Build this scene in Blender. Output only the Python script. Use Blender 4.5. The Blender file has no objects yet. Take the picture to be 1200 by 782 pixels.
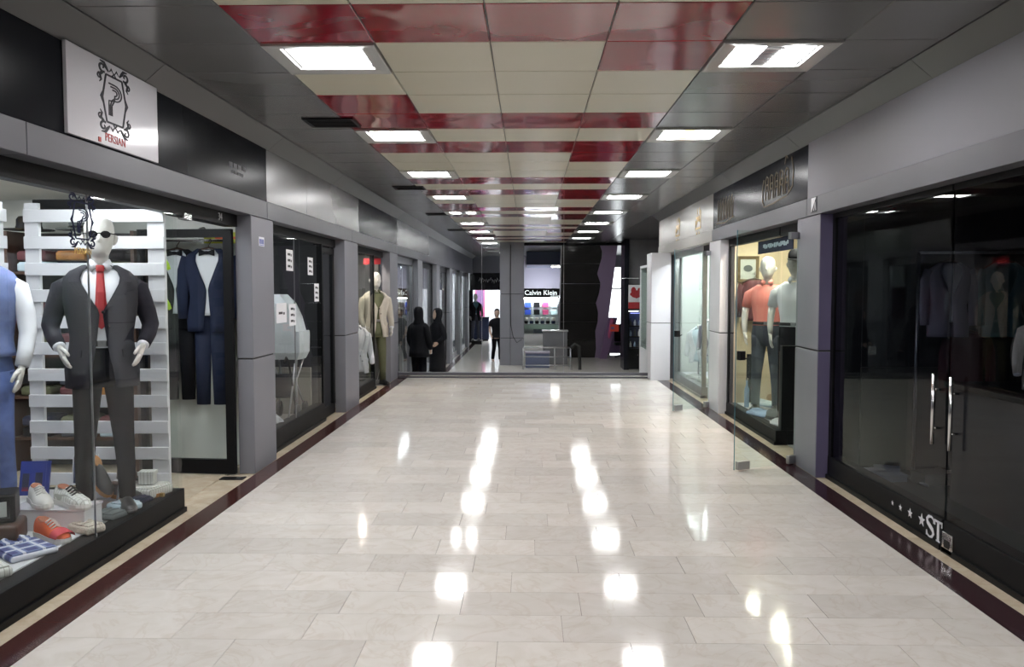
import bpy, bmesh, math, random
from mathutils import Vector, Matrix
PI = math.pi
random.seed(7)
scene = bpy.context.scene
col = scene.collection
# ---------------------------------------------------------------- camera, world, exposure
cam_d = bpy.data.cameras.new('camera')
cam_d.sensor_width = 36.0
cam_d.lens = 950.0 / 1200.0 * 36.0
cam_d.clip_start = 0.05
cam_d.clip_end = 200
cam = bpy.data.objects.new('camera', cam_d)
col.objects.link(cam)
cam.location = (0, 0, 1.6)
cam.rotation_euler = (PI/2 - math.atan(52/950), 0, math.atan(20/950))
scene.camera = cam
world = bpy.data.worlds.new('world')
scene.world = world
world.use_nodes = True
world.node_tree.nodes['Background'].inputs[0].default_value = (.5, .55, .7, 1)
world.node_tree.nodes['Background'].inputs[1].default_value = 0.05
scene.view_settings.view_transform = 'Standard'
scene.view_settings.look = 'None'
scene.view_settings.gamma = 1
scene.view_settings.use_curve_mapping = False
scene.view_settings.exposure = 0.0
scene.cycles.use_denoising = True
scene.cycles.max_bounces = 10
scene.cycles.diffuse_bounces = 4
scene.cycles.glossy_bounces = 4
scene.cycles.transparent_max_bounces = 24
scene.cycles.sample_clamp_indirect = 6
CEIL_LAMP = 48.0          # emission of the corridor's ceiling panels
# ---------------------------------------------------------------- materials
M = {}
def mat(name, c, rough=.5, metal=0., spec=.5, var=0., vs=4., bump=0., bs=60., emis=0., ec=None, coat=0.):
    m = bpy.data.materials.new(name)
    m.use_nodes = True
    nt = m.node_tree
    b = nt.nodes['Principled BSDF']
    b.inputs['Base Color'].default_value = (*c, 1)
    b.inputs['Roughness'].default_value = rough
    b.inputs['Metallic'].default_value = metal
    b.inputs['Specular IOR Level'].default_value = spec
    b.inputs['Coat Weight'].default_value = coat
    if emis:
        b.inputs['Emission Color'].default_value = (*(ec or c), 1)
        b.inputs['Emission Strength'].default_value = emis
    if var or bump:
        tc = nt.nodes.new('ShaderNodeTexCoord')
        n = nt.nodes.new('ShaderNodeTexNoise')
        n.inputs['Scale'].default_value = vs
        n.inputs['Detail'].default_value = 4
        nt.links.new(tc.outputs['Object'], n.inputs['Vector'])
        if var:
            r = nt.nodes.new('ShaderNodeMapRange')
            r.inputs['From Min'].default_value = .3
            r.inputs['From Max'].default_value = .7
            r.inputs['To Min'].default_value = 1 - var
            r.inputs['To Max'].default_value = 1 + var
            nt.links.new(n.outputs['Fac'], r.inputs['Value'])
            mx = nt.nodes.new('ShaderNodeMix')
            mx.data_type = 'RGBA'
            mx.blend_type = 'MULTIPLY'
            mx.inputs[0].default_value = 1
            mx.inputs[6].default_value = (*c, 1)
            nt.links.new(r.outputs[0], mx.inputs[7])
            nt.links.new(mx.outputs[2], b.inputs['Base Color'])
        if bump:
            n2 = nt.nodes.new('ShaderNodeTexNoise')
            n2.inputs['Scale'].default_value = bs
            nt.links.new(tc.outputs['Object'], n2.inputs['Vector'])
            bp = nt.nodes.new('ShaderNodeBump')
            bp.inputs['Strength'].default_value = bump
            bp.inputs['Distance'].default_value = .01
            nt.links.new(n2.outputs['Fac'], bp.inputs['Height'])
            nt.links.new(bp.outputs[0], b.inputs['Normal'])
    M[name] = m
    return m
def glass(name, tint, ior=1.45, rough=0.0, boost=1.0):
    m = bpy.data.materials.new(name)
    m.use_nodes = True
    nt = m.node_tree
    nt.nodes.remove(nt.nodes['Principled BSDF'])
    out = nt.nodes['Material Output']
    t = nt.nodes.new('ShaderNodeBsdfTransparent')
    t.inputs[0].default_value = (*tint, 1)
    g = nt.nodes.new('ShaderNodeBsdfGlossy')
    g.inputs['Roughness'].default_value = rough
    f = nt.nodes.new('ShaderNodeFresnel')
    f.inputs[0].default_value = ior
    geo = nt.nodes.new('ShaderNodeNewGeometry')
    inv = nt.nodes.new('ShaderNodeMath'); inv.operation = 'SUBTRACT'; inv.inputs[0].default_value = 1
    nt.links.new(geo.outputs['Backfacing'], inv.inputs[1])
    mu = nt.nodes.new('ShaderNodeMath'); mu.operation = 'MULTIPLY'
    nt.links.new(f.outputs[0], mu.inputs[0]); nt.links.new(inv.outputs[0], mu.inputs[1])
    mb = nt.nodes.new('ShaderNodeMath'); mb.operation = 'MULTIPLY'; mb.inputs[1].default_value = boost
    nt.links.new(mu.outputs[0], mb.inputs[0])
    mx = nt.nodes.new('ShaderNodeMixShader')
    nt.links.new(mb.outputs[0], mx.inputs[0])
    nt.links.new(t.outputs[0], mx.inputs[1])
    nt.links.new(g.outputs[0], mx.inputs[2])
    nt.links.new(mx.outputs[0], out.inputs[0])
    M[name] = m
    return m
glass('glass', (.96, .975, .97), 1.3)
glass('glass_green', (.90, .95, .92), 1.3)
glass('glass_dim', (.90, .92, .94), 1.3)
glass('glass_smoke', (.62, .64, .68), 1.32)
mat('black', (.006, .006, .007), .45, spec=.15)
mat('black_gloss', (.005, .005, .007), .15, spec=.3)
mat('rubber', (.012, .012, .012), .7)
mat('dark_metal', (.02, .02, .022), .4, .6)
mat('chrome', (.75, .75, .76), .18, 1)
mat('steel', (.45, .45, .47), .3, 1, var=.1)
mat('alu', (.105, .105, .122), .36, .1, var=.05, vs=1.5)
mat('alu_pillar', (.215, .215, .245), .45, .05, var=.05, vs=2)
mat('alu_purple', (.13, .115, .21), .45, .1, var=.05, vs=2)
mat('ceil_grey', (.16, .16, .16), .22, .2, var=.06, vs=1.2)
mat('cove_grey', (.075, .075, .078), .35, .1, .3)
mat('fascia_black', (.010, .011, .014), .24, spec=.03)
mat('fascia_grey', (.215, .21, .235), .5, spec=.3)
mat('fascia_metal', (.22, .22, .225), .26, .4, var=.06, vs=1.5)
mat('fascia_dark', (.014, .015, .020), .22, 0, .03)
mat('fascia_white', (.42, .41, .385), .25)
mat('white', (.70, .70, .73), .35, var=.02)
mat('white_wall', (.66, .67, .64), .6, var=.03)
mat('cream_wall', (.70, .64, .52), .6, var=.04)
mat('white_gloss', (.62, .61, .65), .12)
mat('paper', (.82, .82, .86), .7)
mat('grout', (.30, .27, .23), .7)
mat('grey_floor', (.35, .34, .33), .35, var=.08)
mat('dark_wall', (.045, .045, .05), .6, var=.2)
mat('mid_wall', (.14, .14, .15), .6, var=.1)
mat('light_frame', (.42, .42, .41), .35, .2)
mat('lamp', (1, 1, 1), .5, emis=CEIL_LAMP, ec=(1, .99, .985))
mat('lamp_cool', (1, 1, 1), .5, emis=72, ec=(.93, .97, 1))
mat('lamp_warm', (1, 1, 1), .5, emis=30, ec=(1, .92, .80))
mat('lamp_spot', (1, 1, 1), .5, emis=460, ec=(1, .90, .76))
mat('lamp_mid', (1, 1, 1), .5, emis=42, ec=(.9, .95, 1))
mat('lamp_amber', (1, .6, .3), .5, emis=9, ec=(1, .60, .28))
mat('daylight', (1, 1, 1), .5, emis=3.2, ec=(.93, .96, 1))
mat('mannequin', (.62, .60, .57), .28)
mat('skin', (.50, .33, .25), .55)
mat('hair', (.015, .012, .012), .5)
mat('suit', (.020, .019, .026), .8, spec=.2, var=.12, vs=30)
mat('suit_navy', (.012, .018, .048), .75, spec=.25, var=.1, vs=20)
mat('suit_black', (.008, .008, .011), .8, spec=.15)
mat('trouser_black', (.005, .005, .007), .9, spec=.05)
mat('shirt_white', (.74, .75, .80), .7, bump=.15, bs=14)
mat('tie_red', (.36, .02, .025), .4)
mat('denim', (.085, .13, .33), .8, var=.35, vs=9)
mat('denim_dark', (.035, .04, .06), .8, var=.2, vs=9)
mat('denim_vest', (.12, .16, .33), .8, var=.25, vs=10)
mat('shirt_pink', (.78, .24, .20), .7, bump=.15, bs=14)
mat('shirt_blue', (.30, .42, .62), .75, bump=.2, bs=20)
mat('shirt_pale', (.55, .66, .74), .75, bump=.2, bs=20)
mat('olive', (.10, .105, .055), .75, var=.15)
mat('maroon', (.10, .022, .028), .7)
mat('leather_black', (.016, .015, .015), .28)
mat('leather_tan', (.36, .15, .03), .4, var=.2, vs=12)
mat('leather_brown', (.06, .03, .02), .4, var=.2, vs=12)
mat('orange', (.72, .12, .035), .55)
mat('coral', (.55, .06, .075), .6, bump=.3, bs=120)
mat('sole_white', (.72, .70, .68), .5)
mat('shoe_white', (.68, .66, .63), .45)
mat('shoe_lining', (.30, .10, .05), .7)
mat('knit', (.55, .50, .43), .9, bump=.6, bs=90)
mat('red_cloth', (.45, .03, .04), .75)
mat('cap_grey', (.10, .115, .115), .8)
mat('blue_card', (.03, .06, .36), .35)
mat('navy_print', (.03, .04, .10), .4)
mat('screen_pale', (.52, .55, .52), .3)
mat('gold', (.55, .36, .10), .35, .6)
mat('gold_dim', (.14, .10, .045), .5, .3)
mat('red_print', (.42, .05, .04), .5)
mat('black_print', (.012, .012, .02), .5)
mat('navy_decal', (.006, .008, .03), .6, spec=.1)
mat('yellow_sign', (.52, .52, .03), .5)
mat('lime', (.45, .72, .02), .5)
mat('purple', (.20, .115, .24), .4)
mat('purple_pale', (.30, .22, .36), .4)
mat('pink', (.46, .09, .22), .45)
mat('orange_red', (.75, .06, .03), .5)
mat('blue_dim', (.10, .12, .20), .3)
mat('lilac_beam', (.36, .34, .42), .5)
mat('escalator_black', (.014, .013, .013), .35, spec=.25, var=.2, vs=3)
mat('counter_white', (.78, .82, .86), .35)
mat('bag_clear', (.55, .56, .58), .25, bump=.8, bs=30)
mat('magenta', (.30, .03, .10), .6)
mat('low_panel', (.30, .285, .25), .5, var=.06)
mat('st_panel', (.085, .085, .08), .4)
mat('st_floor', (.05, .06, .05), .4)
mat('teal_cloth', (.07, .18, .22), .8)
mat('stone_dark', (.055, .018, .016), .15, var=.25, vs=25)
mat('stone_dark_right', (.035, .014, .018), .15, var=.25, vs=25)
def tile_mat(name, base, vein, rough, joined=False, vscale=1.0):
    m = bpy.data.materials.new(name)
    m.use_nodes = True
    nt = m.node_tree
    L = nt.links.new
    b = nt.nodes['Principled BSDF']
    geo = nt.nodes.new('ShaderNodeNewGeometry')
    oi = nt.nodes.new('ShaderNodeObjectInfo')
    add = nt.nodes.new('ShaderNodeMath'); add.operation = 'ADD'
    L(oi.outputs['Random'], add.inputs[0]); L(geo.outputs['Random Per Island'], add.inputs[1])
    fr = nt.nodes.new('ShaderNodeMath'); fr.operation = 'FRACT'
    L(add.outputs[0], fr.inputs[0])
    sc = nt.nodes.new('ShaderNodeVectorMath'); sc.operation = 'SCALE'
    cmb = nt.nodes.new('ShaderNodeCombineXYZ')
    L(fr.outputs[0], cmb.inputs[0]); L(fr.outputs[0], cmb.inputs[1]); L(fr.outputs[0], cmb.inputs[2])
    L(cmb.outputs[0], sc.inputs[0]); sc.inputs['Scale'].default_value = 37
    va = nt.nodes.new('ShaderNodeVectorMath')
    L(geo.outputs['Position'], va.inputs[0]); L(sc.outputs[0], va.inputs[1])
    n = nt.nodes.new('ShaderNodeTexNoise'); n.inputs['Scale'].default_value = 5 * vscale; n.inputs['Detail'].default_value = 8
    n.inputs['Distortion'].default_value = 1.5
    L(va.outputs[0], n.inputs['Vector'])
    r1 = nt.nodes.new('ShaderNodeValToRGB')
    r1.color_ramp.elements[0].position = .30; r1.color_ramp.elements[0].color = (*vein, 1)
    r1.color_ramp.elements[1].position = .62; r1.color_ramp.elements[1].color = (*base, 1)
    L(n.outputs['Fac'], r1.inputs[0])
    # thin veins
    n2 = nt.nodes.new('ShaderNodeTexNoise'); n2.inputs['Scale'].default_value = 2.2 * vscale; n2.inputs['Detail'].default_value = 6
    n2.inputs['Distortion'].default_value = 2.5
    L(va.outputs[0], n2.inputs['Vector'])
    r2 = nt.nodes.new('ShaderNodeValToRGB')
    e = r2.color_ramp.elements
    e[0].position = .47; e[0].color = (1, 1, 1, 1)
    e[1].position = .53; e[1].color = (1, 1, 1, 1)
    x = r2.color_ramp.elements.new(.5); x.color = (.90, .86, .82, 1)
    L(n2.outputs['Fac'], r2.inputs[0])
    mx = nt.nodes.new('ShaderNodeMix'); mx.data_type = 'RGBA'; mx.blend_type = 'MULTIPLY'; mx.inputs[0].default_value = .6
    L(r1.outputs[0], mx.inputs[6]); L(r2.outputs[0], mx.inputs[7])
    mr = nt.nodes.new('ShaderNodeMapRange'); mr.inputs['To Min'].default_value = .90; mr.inputs['To Max'].default_value = 1.06
    L(fr.outputs[0], mr.inputs['Value'])
    mx2 = nt.nodes.new('ShaderNodeMix'); mx2.data_type = 'RGBA'; mx2.blend_type = 'MULTIPLY'; mx2.inputs[0].default_value = 1
    L(mx.outputs[2], mx2.inputs[6]); L(mr.outputs[0], mx2.inputs[7])
    L(mx2.outputs[2], b.inputs['Base Color'])
    b.inputs['Roughness'].default_value = rough
    b.inputs['Specular IOR Level'].default_value = .16
    bn = nt.nodes.new('ShaderNodeTexNoise'); bn.inputs['Scale'].default_value = 9
    L(va.outputs[0], bn.inputs['Vector'])
    bp = nt.nodes.new('ShaderNodeBump'); bp.inputs['Strength'].default_value = .004; bp.inputs['Distance'].default_value = .02
    L(bn.outputs['Fac'], bp.inputs['Height']); L(bp.outputs[0], b.inputs['Normal'])
    M[name] = m
tile_mat('floor_tile', (.70, .665, .625), (.645, .605, .555), .085)
tile_mat('floor_border', (.60, .52, .40), (.50, .41, .30), .2)
def panel_mat(name, c, rough, bstr, bscale):
    m = mat(name, c, rough)
    nt = m.node_tree
    geo = nt.nodes.new('ShaderNodeNewGeometry')
    n = nt.nodes.new('ShaderNodeTexNoise'); n.inputs['Scale'].default_value = bscale; n.inputs['Detail'].default_value = 1
    n.inputs['Distortion'].default_value = .8
    nt.links.new(geo.outputs['Position'], n.inputs['Vector'])
    bp = nt.nodes.new('ShaderNodeBump'); bp.inputs['Strength'].default_value = bstr; bp.inputs['Distance'].default_value = .05
    nt.links.new(n.outputs['Fac'], bp.inputs['Height'])
    nt.links.new(bp.outputs[0], nt.nodes['Principled BSDF'].inputs['Normal'])
panel_mat('panel_red', (.25, .008, .018), .09, .22, 1.5)
panel_mat('panel_cream', (.60, .565, .44), .28, .04, 2.0)
def check_mat(name, c1, c2, c3, s1, s2):
    m = mat(name, c1, .8)
    nt = m.node_tree
    tc = nt.nodes.new('ShaderNodeTexCoord')
    prev = None
    b = nt.nodes['Principled BSDF']
    def wave(axis, s, w):
        n = nt.nodes.new('ShaderNodeTexWave'); n.bands_direction = axis
        n.inputs['Scale'].default_value = s
        nt.links.new(tc.outputs['Object'], n.inputs['Vector'])
        r = nt.nodes.new('ShaderNodeMath'); r.operation = 'GREATER_THAN'; r.inputs[1].default_value = w
        nt.links.new(n.outputs['Fac'], r.inputs[0])
        return r.outputs[0]
    def mixc(fac, a, c):
        mx = nt.nodes.new('ShaderNodeMix'); mx.data_type = 'RGBA'
        nt.links.new(fac, mx.inputs[0])
        if isinstance(a, tuple): mx.inputs[6].default_value = (*a, 1)
        else: nt.links.new(a, mx.inputs[6])
        mx.inputs[7].default_value = (*c, 1)
        return mx.outputs[2]
    o = mixc(wave('X', s1, .6), c1, c2)
    o = mixc(wave('Y', s1, .6), o, c2)
    o = mixc(wave('X', s2, .93), o, c3)
    o = mixc(wave('Y', s2, .93), o, c3)
    nt.links.new(o, b.inputs['Base Color'])
check_mat('plaid', (.05, .06, .18), (.16, .20, .36), (.60, .62, .70), 3.2, 3.2)
check_mat('stripe_white', (.72, .72, .70), (.66, .66, .62), (.40, .40, .36), 9, 14)
# tan wallpaper with small darker motifs
m_ = mat('wallpaper', (.66, .55, .40), .6)
nt = m_.node_tree
tc = nt.nodes.new('ShaderNodeTexCoord'); vo = nt.nodes.new('ShaderNodeTexVoronoi'); vo.inputs['Scale'].default_value = 3.4
nt.links.new(tc.outputs['Object'], vo.inputs['Vector'])
rp = nt.nodes.new('ShaderNodeValToRGB'); rp.color_ramp.interpolation = 'CONSTANT'
rp.color_ramp.elements[0].color = (.42, .30, .18, 1); rp.color_ramp.elements[1].position = .16; rp.color_ramp.elements[1].color = (.70, .59, .42, 1)
nt.links.new(vo.outputs['Distance'], rp.inputs[0]); nt.links.new(rp.outputs[0], nt.nodes['Principled BSDF'].inputs['Base Color'])
# ---------------------------------------------------------------- mesh helpers
class MB:
    def __init__(s): s.v = []; s.f = []
    def add(s, vs, fs, Mx=None):
        o = len(s.v)
        for p in vs:
            p = Vector(p)
            s.v.append(tuple(Mx @ p) if Mx else tuple(p))
        s.f += [tuple(i + o for i in f) for f in fs]
        return s
    def box(s, x0, x1, y0, y1, z0, z1, Mx=None):
        if x0 > x1: x0, x1 = x1, x0
        if y0 > y1: y0, y1 = y1, y0
        if z0 > z1: z0, z1 = z1, z0
        return s.add([(x0,y0,z0),(x1,y0,z0),(x1,y1,z0),(x0,y1,z0),(x0,y0,z1),(x1,y0,z1),(x1,y1,z1),(x0,y1,z1)],
              [(0,3,2,1),(4,5,6,7),(0,1,5,4),(1,2,6,5),(2,3,7,6),(3,0,4,7)], Mx)
    def bbox(s, x0, x1, y0, y1, z0, z1, b=.01, Mx=None):   # box with chamfered edges
        if x0 > x1: x0, x1 = x1, x0
        if y0 > y1: y0, y1 = y1, y0
        bm = bmesh.new()
        bmesh.ops.create_cube(bm, size=1)
        for v in bm.verts:
            v.co = Vector(((x0+x1)/2 + v.co.x*(x1-x0), (y0+y1)/2 + v.co.y*(y1-y0), (z0+z1)/2 + v.co.z*(z1-z0)))
        bmesh.ops.bevel(bm, geom=bm.edges[:], offset=b, segments=2, affect='EDGES', profile=.5)
        bm.verts.index_update()
        s.add([v.co.copy() for v in bm.verts], [tuple(v.index for v in f.verts) for f in bm.faces], Mx)
        bm.free()
        return s
    def loft(s, rings, cap=True, closed=True, Mx=None):
        n = len(rings[0]); vs = [p for r in rings for p in r]; fs = []
        for i in range(len(rings)-1):
            for j in range(n if closed else n-1):
                k = (j+1) % n
                fs.append((i*n+j, i*n+k, (i+1)*n+k, (i+1)*n+j))
        if cap and closed:
            fs.append(tuple(reversed(range(n))))
            fs.append(tuple((len(rings)-1)*n + j for j in range(n)))
        return s.add(vs, fs, Mx)
    def tube(s, pts, rads, seg=10, ref=(0, 1, 0), Mx=None, cap=True):
        pts = [Vector(p) for p in pts]
        if not isinstance(rads, list): rads = [rads]*len(pts)
        rings = []
        ref = Vector(ref)
        for i, p in enumerate(pts):
            t = (pts[min(i+1, len(pts)-1)] - pts[max(i-1, 0)]).normalized()
            a = ref - t*ref.dot(t)
            if a.length < .15:
                a = Vector((1, 0, 0)) - t*t.x
                if a.length < .15: a = Vector((0, 0, 1)) - t*t.z
            a.normalize(); b = t.cross(a)
            r = rads[i]
            ra, rb = r if isinstance(r, (list, tuple)) else (r, r)
            rings.append([p + a*ra*math.cos(2*PI*j/seg) + b*rb*math.sin(2*PI*j/seg) for j in range(seg)])
        return s.loft(rings, cap, True, Mx)
    def ball(s, c, r, seg=14, nr=9, Mx=None):
        if not isinstance(r, (list, tuple)): r = (r, r, r)
        rings = []
        for i in range(nr+1):
            a = PI*(i+.0)/nr; a = min(max(a, .02), PI-.02)
            rings.append([(c[0]+r[0]*math.sin(a)*math.cos(2*PI*j/seg), c[1]+r[1]*math.sin(a)*math.sin(2*PI*j/seg), c[2]-r[2]*math.cos(a)) for j in range(seg)])
        return s.loft(rings, True, True, Mx)
    def prism(s, poly, z0, z1, Mx=None):
        n = len(poly)
        a = sum(poly[i][0]*poly[(i+1)%n][1]-poly[(i+1)%n][0]*poly[i][1] for i in range(n))
        if a < 0: poly = poly[::-1]
        return s.loft([[(x, y, z0) for x, y in poly], [(x, y, z1) for x, y in poly]], True, True, Mx)
    def ribbon(s, pts, w, t=.002, Mx=None):   # flat stroke in the local xy plane
        if not isinstance(w, (list, tuple)): w = [w]*len(pts)
        P = [Vector((p[0], p[1])) for p in pts]
        rings = []
        for i, p in enumerate(P):
            d = P[min(i+1, len(P)-1)] - P[max(i-1, 0)]
            if d.length < 1e-9: d = Vector((1, 0))
            d.normalize(); nrm = Vector((-d.y, d.x))*w[i]/2
            a = p+nrm; b = p-nrm
            rings.append([(a.x, a.y, 0), (b.x, b.y, 0), (b.x, b.y, t), (a.x, a.y, t)])
        return s.loft(rings, True, True, Mx)
    def mesh(s, name, material, smooth=False):
        me = bpy.data.meshes.new(name)
        me.from_pydata(s.v, [], s.f)
        me.update()
        if material: me.materials.append(M[material] if isinstance(material, str) else material)
        if smooth: me.polygons.foreach_set('use_smooth', [True]*len(me.polygons))
        return me
    def build(s, name, material, parent=None, smooth=False, label=None):
        return link(name, s.mesh(name, material, smooth), parent, label)
def link(name, me, parent=None, label=None):
    o = bpy.data.objects.new(name, me)
    col.objects.link(o)
    if parent: o.parent = parent
    if label: o['label'] = label
    return o
def tag(o, label, cat, group=None, kind=None):
    o['label'] = label; o['category'] = cat
    if group: o['group'] = group
    if kind: o['kind'] = kind
    return o
def thing(name, label, cat, loc=(0, 0, 0), rz=0., group=None, kind=None, scale=None):
    o = bpy.data.objects.new(name, None)
    o.empty_display_size = .1
    col.objects.link(o)
    o.location = loc; o.rotation_euler = (0, 0, rz)
    if scale: o.scale = scale if isinstance(scale, tuple) else (scale,)*3
    return tag(o, label, cat, group, kind)
def struct(name, mb, material, label=None, cat=None):
    o = mb.build(name, material)
    o['kind'] = 'structure'
    if label: o['label'] = label
    if cat: o['category'] = cat
    return o
def sthing(name, label, cat): return thing(name, label, cat, kind='structure')
def copy_tree(o, parent=None):
    c = o.copy(); col.objects.link(c)
    c.parent = parent
    for ch in o.children: copy_tree(ch, c)
    return c
def bevel(o, w=.004, seg=2):
    m = o.modifiers.new('bevel', 'BEVEL'); m.width = w; m.segments = seg; m.limit_method = 'ANGLE'
    return o
def solid(o, t=.006):
    m = o.modifiers.new('solid', 'SOLIDIFY'); m.thickness = t; m.offset = 1
    return o
def smooth_mod(o, lv=1):
    m = o.modifiers.new('sub', 'SUBSURF'); m.levels = lv; m.render_levels = lv
    return o
def frame_mat(origin, facing):
    o = Vector(origin)
    u, n = {'L': ((0, 1, 0), (1, 0, 0)), 'R': ((0, -1, 0), (-1, 0, 0)), 'F': ((1, 0, 0), (0, -1, 0))}[facing]
    u, v, n = Vector(u), Vector((0, 0, 1)), Vector(n)
    return Matrix(((u.x, v.x, n.x, o.x), (u.y, v.y, n.y, o.y), (u.z, v.z, n.z, o.z), (0, 0, 0, 1)))
def text_mb(txt, size, t=.003, sx=1.0):
    c = bpy.data.curves.new('t', 'FONT'); c.body = txt; c.size = size; c.extrude = t; c.align_x = 'CENTER'
    c.resolution_u = 3
    o = bpy.data.objects.new('t', c); col.objects.link(o)
    dg = bpy.context.evaluated_depsgraph_get()
    me = bpy.data.meshes.new_from_object(o.evaluated_get(dg))
    mb = MB(); mb.add([(v.co.x*sx, v.co.y, v.co.z) for v in me.vertices], [tuple(p.vertices) for p in me.polygons])
    bpy.data.objects.remove(o); bpy.data.curves.remove(c); bpy.data.meshes.remove(me)
    return mb
# ---------------------------------------------------------------- main dimensions (metres)
CZ = 2.98                       # corridor ceiling
FL, FR = -2.37, 2.43            # faces of pillars, fascias
GL, GR = -2.50, 2.55            # shop glass planes
LZ0, LZ1, FZ1 = 2.23, 2.385, 2.86   # lintel bottom, top, fascia top
LOW = -0.65                     # lower hall floor beyond the glass screen
YB = -7.0                       # end of corridor behind the camera
YE = 14.55                      # glass screen
YH = 23.9                       # end of the patterned ceiling
YF = 34.0                       # far wall
RY0, RP = 4.0, 0.612            # ceiling row origin and pitch
COLX = [-1.52, -.87, -.22, .43, 1.08]
# ---------------------------------------------------------------- floor
b = MB().box(-6.2, 6.2, YB, YE+.1, -.35, -.012)
floor = struct('floor', b, 'grout', 'polished cream stone tile floor running down the corridor', 'floor')
def tile_mesh(x0, x1, y0, y1, z0=-.012, z1=0.0):
    g = .0011
    return MB().box(x0+g, x1-g, y0+g, y1-g, z0, z1)
random.seed(3)
TX0, TX1 = -2.20, 2.25
tiles = []
nrow = 0
y = 2.7
cache = {}
while y < YE - .01:
    off = [.12, .41, .27, .55, .05, .34][nrow % 6] + random.uniform(-.04, .04)
    xs = [TX0]; x = TX0 + off
    while x < TX1 - .05:
        if x - xs[-1] > .05: xs.append(x)
        x += .6
    xs.append(TX1)
    for i in range(len(xs)-1): tiles.append((xs[i], xs[i+1], y, min(y+.3, YE)))
    y += .3; nrow += 1
full = None
for k, (x0, x1, y0, y1) in enumerate(tiles[:290]):
    w, d = x1-x0, y1-y0
    if abs(w-.6) < 1e-4 and abs(d-.3) < 1e-4:
        if full is None: full = tile_mesh(-.3, .3, -.15, .15).mesh('floor_tile', 'floor_tile')
        o = link('floor_tile', full, floor)
    else:
        o = link('floor_tile', tile_mesh(-w/2, w/2, -d/2, d/2).mesh('floor_tile', 'floor_tile'), floor)
    o.location = ((x0+x1)/2, (y0+y1)/2, 0)
b = MB()
g = .0011
for (x0, x1, y0, y1) in tiles[290:]: b.box(x0+g, x1-g, y0+g, y1-g, -.012, 0)
y = YB
while y < 2.69:
    x = TX0
    y1 = min(y+.3, 2.7)
    while x < TX1-.01:
        x1 = min(x+.6, TX1); b.box(x+g, x1-g, y+g, y1-g, -.012, 0); x = x1
    y += .3
o = b.build('floor_tiles_remaining', 'floor_tile', floor); o['kind'] = 'stuff'
# border strips, slab by slab
def strip(name, x0, x1, mt, label, step, z=0.0):
    r = sthing(name, label, 'floor trim')
    me = tile_mesh(x0, x1, -step/2, step/2, -.012, z).mesh('stone_slab', mt)
    y = 3.0
    while y < YE - .05:
        o = link('stone_slab', me, r); o.location = (0, y+step/2, 0); y += step
    tile_mesh(x0, x1, YB, 3.0, -.012, z).build('stone_slab', mt, r)
strip('trim_1', -2.37, -2.20, 'stone_dark', 'dark red stone stripe along the floor beside the menswear window', .77)
strip('trim_2', 2.25, 2.43, 'stone_dark_right', 'dark brown stone stripe along the floor beside the unlit glass shop', .77)
strip('trim_3', -2.62, -2.37, 'floor_border', 'beige stone edging between the red stripe and the shop fronts', .55)
strip('trim_4', 2.43, 2.68, 'floor_border', 'beige stone edging between the brown stripe and the unlit shop', .55)
# ---------------------------------------------------------------- ceiling
b = MB().box(-6.2, 6.2, YB, YF, CZ+.012, CZ+.2)
ceiling = struct('ceiling', b, 'cove_grey', 'suspended ceiling of red, cream and grey metal panels', 'ceiling')
def pmesh(w, mt, name='ceiling_panel'):
    gg = .003
    return bpy_mesh_panel(w-gg*2, RP-gg*2, mt, name)
def bpy_mesh_panel(w, d, mt, name):
    b = MB(); c = .004
    b.loft([[(-w/2+c, -d/2+c, 0), (w/2-c, -d/2+c, 0), (w/2-c, d/2-c, 0), (-w/2+c, d/2-c, 0)],
            [(-w/2, -d/2, .005), (w/2, -d/2, .005), (w/2, d/2, .005), (-w/2, d/2, .005)],
            [(-w/2, -d/2, .012), (w/2, -d/2, .012), (w/2, d/2, .012), (-w/2, d/2, .012)]])
    return b.mesh(name, mt)
ceil_cols = [(-2.23, COLX[0]), *[(COLX[i], COLX[i+1]) for i in range(4)], (1.08, 1.75), (1.75, 2.29)]
meshes = {}
LIGHT_ROWS = [1, 5, 9, 13, 17, 21, 25, 29]
def lit(ci, n):
    return (ci in (1, 5)) and (n - 1) % 4 == 0
n0 = math.floor((YB - RY0)/RP) + 1
bs = {}
for n in range(n0, 33):
    yc = RY0 + (n+.5)*RP
    k = n % 6
    for ci, (x0, x1) in enumerate(ceil_cols):
        if lit(ci, n): continue
        if ci in (0, 5, 6): mt = 'ceil_grey'
        else:
            red = k in (0, 4) or (ci == 4 and k == 1) or (ci == 1 and k == 3)
            mt = 'panel_red' if red else 'panel_cream'
        if n < -1:
            bs.setdefault(mt, MB()).box(x0+.003, x1-.003, yc-RP/2+.003, yc+RP/2-.003, CZ, CZ+.012)
            continue
        key = (round(x1-x0, 3), mt)
        if key not in meshes: meshes[key] = pmesh(x1-x0, mt)
        o = link('ceiling_panel', meshes[key], ceiling)
        o.location = ((x0+x1)/2, yc, CZ)
for mt, b in bs.items():
    o = b.build('ceiling_panels_remaining', mt, ceiling); o['kind'] = 'stuff'
y = RY0 + 33*RP
while y < YF - .1:                       # narrower branch beyond the column
    for (x0, x1) in [(-2.23, -1.52), (-1.52, -.87)]:
        if x0 == -1.52 and abs(((y - RY0)/RP - 1) % 4) < .01: continue
        key = (round(x1-x0, 3), 'ceil_grey')
        if key not in meshes: meshes[key] = pmesh(x1-x0, 'ceil_grey')
        o = link('ceiling_panel', meshes[key], ceiling); o.location = ((x0+x1)/2, y+RP/2, CZ)
    y += RP
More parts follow.
